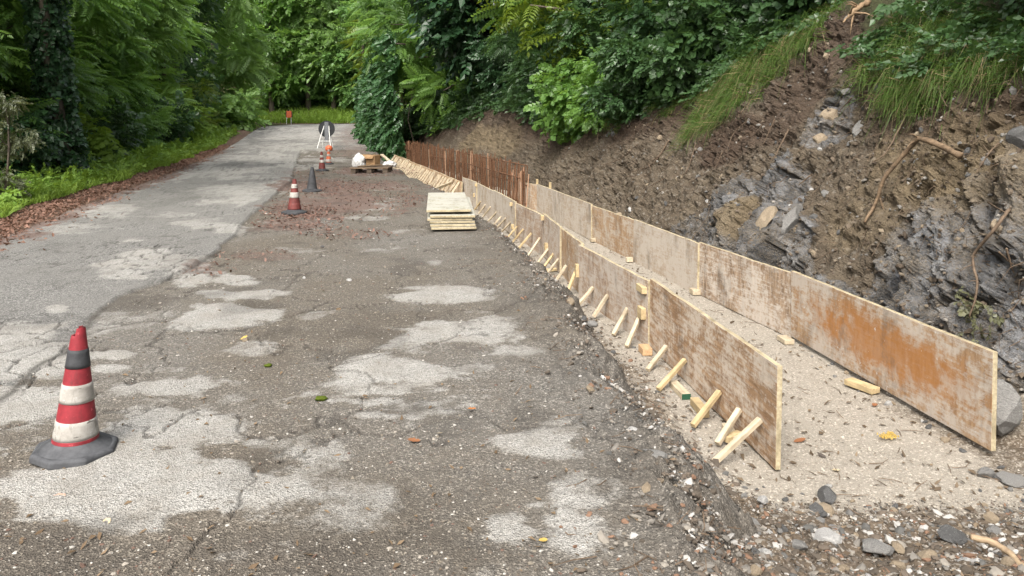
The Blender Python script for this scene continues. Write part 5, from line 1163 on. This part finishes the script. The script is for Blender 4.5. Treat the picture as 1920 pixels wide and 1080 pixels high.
for i, (px, y, r, h, m, lb) in enumerate([(512, 74, 2.2, 3.2, L_AIL, 'bush behind the orange board at the far bend'), (548, 76, 2.4, 3.4, L_FAR, 'pale bush right of the orange board'), (585, 77, 2.4, 3.0, L_AIL, 'bush at the back of the far grass, left half'), (622, 77, 2.4, 3.2, L_FAR, 'pale bush at the back of the far grass, above the round sign'), (655, 76, 2.2, 3.0, L_VRG, 'lime green bush at the right end of the far grass'), (688, 75, 2.4, 3.6, L_FAR, 'pale bush half hidden by the creeper beyond the bend')]):
    shrub('far_bush', ((px - 960) / F * y, y, .75 + .2 * min(y - 68.8, 7)), r, h, 420, (.5, 1.0), SPR if i % 2 else PIN_S, m, lb, 'bushes beyond the road bend', seed=450 + i)
# the wood behind, one mass of foliage on the slopes
n = 9000; a = RNG.random(n); xx = RNG.uniform(-75, 35, n); yy = RNG.uniform(10, 125, n)
outl = np.where(yy < 66, X_LE(yy) - xx, -5); keep = ((outl > 6.5 + .08 * yy) | (yy > 80)); xx, yy = xx[keep], yy[keep]
ou = np.maximum(np.where(yy < 66, X_LE(yy) - xx, 0), yy - 68.5); zz = base_z(yy) + .26 * np.clip(ou - 5, 0, None) + .2 + 11 * RNG.random(len(xx)) ** 1.1
V, Fc, fv = sprays(np.stack((xx, yy, zz), -1), rand_dirs(len(xx), .4) - (0, 0, .3), RNG.uniform(1.2, 2.4, len(xx)), SPR, .5)
tag(link('wood', mesh_np('wood', V, Fc, False, [L_AIL], fvar=fv)), 'dense wood filling the slope behind the roadside trees', 'wood', kind='stuff')

# ---- right bank
G_R = 'shrubs growing over the bank'
def bank_top(y, rel, jit=0):
    """point of the slope at plan distance y with rel metres above the crest"""
    i = np.argmin(np.abs(BP[:, 0, 1] - y)); j = np.argmin(np.abs(BREL[i] - rel)); return BP[i, j].copy()
SHR = [(4.4, .5, .5, .8, L_SHR, SPR_D, 'broad-leaved shrub at the top right corner'), (5.0, .8, .6, 1.0, L_SHR, SPR, 'shrub above the grass tuft at the top right'), (6.0, 1.3, .7, 1.2, L_SHR, SPR, 'shrub above the grass left of the top right corner'), (7.0, 2.0, .7, 1.2, L_IVY, SPR, 'dark shrub right of the splintered stump'), (9.2, .9, .7, 1.1, L_SHR, SPR_D, 'glossy shrub left of the bare gully'), (9.6, 1.8, .9, 1.5, L_SHR, SPR, 'tall shrub behind the grass tuft beside the gully'),
       (10.8, .6, .8, 1.2, L_SHR, SPR_D, 'shrub overhanging the earth face midway'), (11.2, 1.8, 1.0, 1.6, L_IVY, SPR, 'dark shrub deep on the slope midway'), (12.2, .35, .8, 1.1, L_SHR, SPR, 'shrub above the last bankside panels'), (12.8, 1.5, 1.1, 1.7, L_SHR, SPR_D, 'leafy shrub between the two dark trunks'), (13.6, .3, .8, 1.0, L_AIL, SPR, 'bright green shrub above the near end of the rebar'), (14.8, .2, .9, 1.1, L_AIL, SPR_D, 'bright leafy shrub hanging over the rusty bars'), (15.0, 1.4, 1.1, 1.6, L_SHR, SPR, 'shrub at the foot of the ivy-clad trunk on the slope'), (16.8, .5, .9, 1.2, L_SHR, SPR, 'shrub left of the ivy-clad trunk on the slope'),
       (18.5, .8, 1.0, 1.4, L_SHR, PIN_S, 'shrub above the ochre earth patch'), (21.0, .9, 1.1, 1.6, L_IVY, SPR, 'dark shrub above the far end of the rebar')]
for i, (y, rel, r, h, m, tm, lb) in enumerate(SHR):
    p = bank_top(y, rel); sc_ = .55 + y / 30
    shrub('bank_shrub', p - (0, 0, .1), r, h, 850 if y > 6 else 700, (.15 * sc_, .31 * sc_), tm, m, lb, G_R, seed=500 + i, k=7, droop=.5)
G_T = 'trees on the slope above the bank'
TR = [(15.3, 1.3, 9, .17, 'tree with a dark ivy-clad trunk on the slope, bright foliage above', L_YEL, PIN_S, 1000, (0, -.03)), (11.6, 2.6, 9, .15, 'dark trunked tree on the slope above the middle of the bank', L_SHR, SPR, 0, (.02, 0)), (9.4, 3.2, 9, .14, 'dark trunked tree above the gully', L_SHR, SPR, 0, (.05, .02)), (7.0, 3.4, 8, .13, 'tree at the top of the slope above the splintered stump', L_SHR, SPR, 0, (0, .03)),
      (18.5, 2.4, 9, .16, 'pinnate tree leaning out over the far trench', L_AIL, PIN, 300, (-.12, -.05)), (22.5, 1.6, 9, .18, 'dark leafed tree above the ivy curtain', L_IVY, SPR, 500, (-.08, 0)), (27.5, 1.8, 10, .18, 'tall pinnate tree overhanging the road beyond the pallet', L_AIL, PIN, 200, (-.16, -.03)), (33, 1.8, 9, .2, 'pale pinnate tree arching over the road before the bend', L_FAR, PIN, 0, (-.10, 0)), (40, 2.2, 9, .2, 'yellow-green tree arching over the road at the bend', L_YEL, PIN, 0, (-.06, .02)), (13.3, 4.5, 9, .14, 'shaded tree high on the slope midway', L_IVY, SPR, 0, (0, 0))]
for i, (y, rel, h, r, lb, m, tm, iv, ln) in enumerate(TR):
    p = bank_top(y, rel); sc_ = .62 + y / 50; hang = y > 18; h = min(h, 2.6 + .19 * y)
    z0 = (.4 if y < 30 else 2.2) if hang else .9
    cl = blobcrown(14, ln[0] * h * .7, ln[1] * h * .5, z0, h, (1.9 if y < 30 else 1.5) * sc_, 1.7 * sc_, (1.0 if y < 30 else .8) * sc_, 600 + i)
    if hang: cl += blobcrown(5, -1.2 * sc_, -.3, 1.4, h * .6, 1.0 * sc_, 1.3 * sc_, .7 * sc_, 650 + i)
    tree('slope_tree', p - (0, 0, .15), h, r, cl, 1300 if hang else 950, (.42 * sc_, .85 * sc_), tm, m, lb, group=G_T, lean=ln, ivy=iv, seed=60 + i, droop=.5)
# ivy curtain that hangs down the corner of the bank
n = 6000; t = RNG.random(n) ** 1.15; yc = RNG.uniform(26.3, 35, n); i = np.array([np.argmin(np.abs(BP[:, 0, 1] - q)) for q in yc]); base = BP[i, 0]
zz = -.3 + 4.6 * t; dx = -.75 + .25 * (zz / 3.0) + .75 * fbm(yc * .7, zz * .7, o=4, seed=77) - .25 * np.sin(np.clip(t, 0, 1) * 3.1)
P = np.stack((base[:, 0] + dx - RNG.random(n) * .35 + .15, yc, zz), -1)
V, Fc, fv = sprays(P, np.stack((-1 + RNG.normal(0, .5, n), RNG.normal(-.3, .6, n), -.9 + RNG.normal(0, .4, n)), -1), RNG.uniform(.25, .55, n), SPR, .6)
iv = empty('ivy_curtain', (-4.6, 25, -.3), 'dense dark green curtain of creeper beyond the end of the trench', 'creeper')
link('foliage', mesh_np('foliage', V, Fc, False, [leaf_mat('creeper_leaf', (.028, .082, .030), (.075, .165, .065), .35)], fvar=fv), iv, (4.6, -25, .3))
for k in range(9):
    mb = MB(); q = RNG.uniform(26.8, 35); b = BP[np.argmin(np.abs(BP[:, 0, 1] - q)), 0]; mb.tube([(b[0] + .2, q, -.3), (b[0] - .2 + RNG.normal(0, .2), q + .2, 1.2), (b[0] + .1, q + RNG.normal(0, .4), 2.8)], [.02, .015, .008], 5); mb.build('stem', BARK, iv, True, loc=(4.6, -25, .3))
# undergrowth of the upper slope, one mass
i = RNG.integers(0, BP.shape[0], 26000); j = RNG.integers(60, BP.shape[1] - 12, 26000); p = BP[i, j]; rel = BREL[i, j]
keep = (rel > .12) & (p[:, 1] > 2) & (p[:, 1] < 48) & (rel < 14) & (RNG.random(26000) < 1.0 * (1 - sstep(3, 14, rel) * .5)); p, rel = p[keep], rel[keep]
keep = ~((np.abs(p[:, 1] - 7.9) < .55) & (rel < 1.2)); p, rel = p[keep], rel[keep]; n = len(p); sc_ = .6 + p[:, 1] / 30
V, Fc, fv = sprays(p + np.stack((RNG.normal(-.08, .1, n), RNG.normal(0, .1, n), np.abs(RNG.normal(.05, .35, n)) * sstep(.1, 1.2, rel)), -1), np.stack((-1 + RNG.normal(0, .6, n), RNG.normal(0, .7, n), -.25 + RNG.normal(0, .5, n)), -1), RNG.uniform(.13, .28, n) * sc_, SPR, .6)
tag(link('undergrowth', mesh_np('undergrowth', V, Fc, False, [L_SHR], fvar=fv)), 'mixed leafy undergrowth covering the upper slope of the bank', 'undergrowth', kind='stuff')

# ---- grass
def blades(name, pos, dirs, L, w, mat, label, sag=.6):
    n = len(pos); d = dirs / np.linalg.norm(dirs, axis=1)[:, None]; s = np.cross(d, RNG.normal(0, .5, (n, 3)) + (0, 0, .2)); s /= np.linalg.norm(s, axis=1)[:, None] + 1e-9
    g = np.array((0, 0, -1.0)) * sag * L[:, None]; d = d * L[:, None]; s = s * w[:, None]
    V = np.stack((pos - s, pos + s, pos + d * .5 + g * .14 - s * .8, pos + d * .5 + g * .14 + s * .8, pos + d * .95 + g * .75), 1)
    Fc = (np.arange(n)[:, None, None] * 5 + np.array([(0, 1, 3), (0, 3, 2), (2, 3, 4)])[None]).reshape(-1, 3)
    return tag(link(name, mesh_np(name, V, Fc, False, [mat], fvar=np.repeat(RNG.random(n), 3))), label, 'grass', kind='stuff')
n = 30000; y = 9 + 30 * RNG.random(n) ** 1.3; o_ = np.abs(RNG.normal(0, 1.0, n)) + .6 + .35 * fbm(y * .9, y * 0, o=3, seed=8); x = X_LE(y) - o_
tuf = fbm(x * 2.2, y * 2.2, o=3, seed=12); z = np.array(base_z(y)) + .05 + .09 * sstep(.6, 2.5, o_)
blades('verge_grass', np.stack((x, y, z), -1), np.stack((RNG.normal(.1, .4, n), RNG.normal(0, .4, n), np.ones(n)), -1), RNG.uniform(.08, .30, n) * (1 + .7 * tuf), RNG.uniform(.004, .009, n) * (.7 + y / 25), L_VRG, 'bright green grass verge left of the road', .5)
n = 12000; x = RNG.uniform(-26, -2, n); y = 68.9 + RNG.random(n) ** 1.2 * 7; blades('far_verge_grass', np.stack((x, y, base_z(y) + .02 + .2 * np.clip(y - 68.8, 0, 7)), -1), np.stack((RNG.normal(0, .35, n), RNG.normal(-.2, .3, n), np.ones(n)), -1), RNG.uniform(.3, 1.1, n), RNG.uniform(.02, .05, n), L_VRG, 'bright grass beyond the road bend', .4)
n = 2600; y = 9.5 + 34 * RNG.random(n) ** 1.2; o_ = np.abs(RNG.normal(.2, .8, n)) + .8; x = X_LE(y) - o_; sc_ = .6 + y / 40
V, Fc, fv = sprays(np.stack((x, y, base_z(y) + .10 + RNG.random(n) * (.10 + .16 * sstep(.8, 2.2, o_))), -1), np.stack((RNG.normal(.3, .7, n), RNG.normal(-.2, .7, n), RNG.normal(.25, .35, n)), -1), RNG.uniform(.12, .30, n) * sc_, SPR, .5)
tag(link('verge_weeds', mesh_np('verge_weeds', V, Fc, False, [L_VRG], fvar=fv)), 'low leafy weeds in the left grass verge', 'weeds', kind='stuff')
def tuft(name, lst, n, L, label, dead=.14):
    P = []; B = []
    for y0, ry, r0, r1, k in lst:
        for c in range(max(6, int(n * k / 60))):                  # clumps with bare gaps between them
            cy = RNG.normal(y0, ry); crel = RNG.uniform(r0, r1); bend = RNG.normal(0, .28, 2); m = int(RNG.uniform(18, 95)); ll = RNG.uniform(.55, 1.3)
            for _ in range(m):
                y = cy + RNG.normal(0, .07); i = np.argmin(np.abs(BP[:, 30, 1] - y)); j = np.argmin(np.abs(BREL[i] - (crel + RNG.normal(0, .06)))); P.append(BP[i, j]); B.append((bend[0], bend[1], ll))
    P = np.array(P) + RNG.normal(0, .012, (len(P), 3)); B = np.array(B); n = len(P)
    D = np.stack((RNG.normal(-.75, .45, n) + B[:, 0], RNG.normal(-.15, .55, n) + 1.6 * B[:, 1], RNG.normal(.6, .45, n)), -1); Ls = RNG.uniform(L * .3, L * 1.2, n) * B[:, 2]; w = RNG.uniform(.0018, .0045, n)
    q = RNG.random(n) < dead
    blades(name, P[~q], D[~q], Ls[~q], w[~q], L_GRS, label, 1.15)
    blades('dead_' + name.split('_')[1], P[q], D[q], Ls[q] * 1.1, w[q] * .8, L_STRAW, 'dead stems in the ' + label, 1.2)
L_STRAW = leaf_mat('straw', (.14, .11, .06), (.30, .24, .14), .3, .6, .2)
tuft('hanging_grass', [(9.4, .40, -.75, .6, 1), (8.75, .28, -.35, .5, .45)], 9000, .38, 'long grass hanging down the earth face left of the gully')
tuft('hanging_grass', [(6.25, .42, -.18, .75, 1), (5.5, .3, -.05, .5, .35)], 8000, .34, 'long grass tuft overhanging the bank right of the gully')
tuft('hanging_grass', [(11.0, .5, -.12, .3, .6), (12.6, .6, -.1, .3, .5), (10.2, .3, -.2, .3, .35)], 2600, .24, 'thin grass fringe along the crest over the middle of the bank')
# small leafy sprig on the root beside the last panel, and broad leaves at the top right
p = np.array([pick(1850 + RNG.normal(0, 16), 590 + RNG.normal(0, 22), .10) for _ in range(26)]); V, Fc, fv = sprays(p, RNG.normal(0, 1, (26, 3)) - (0, 0, .8), RNG.uniform(.05, .10, 26), SPR_D, .7)
sp_ = empty('leafy_sprig', (0, 0, 0), 'wilted leafy sprig hanging from the crooked root by the last panel', 'sprig')
link('leaves', mesh_np('leaves', V, Fc, False, [leaf_mat('wilted_leaf', (.08, .085, .045), (.19, .19, .11), .3)], fvar=fv), sp_)['kind'] = 'stuff'
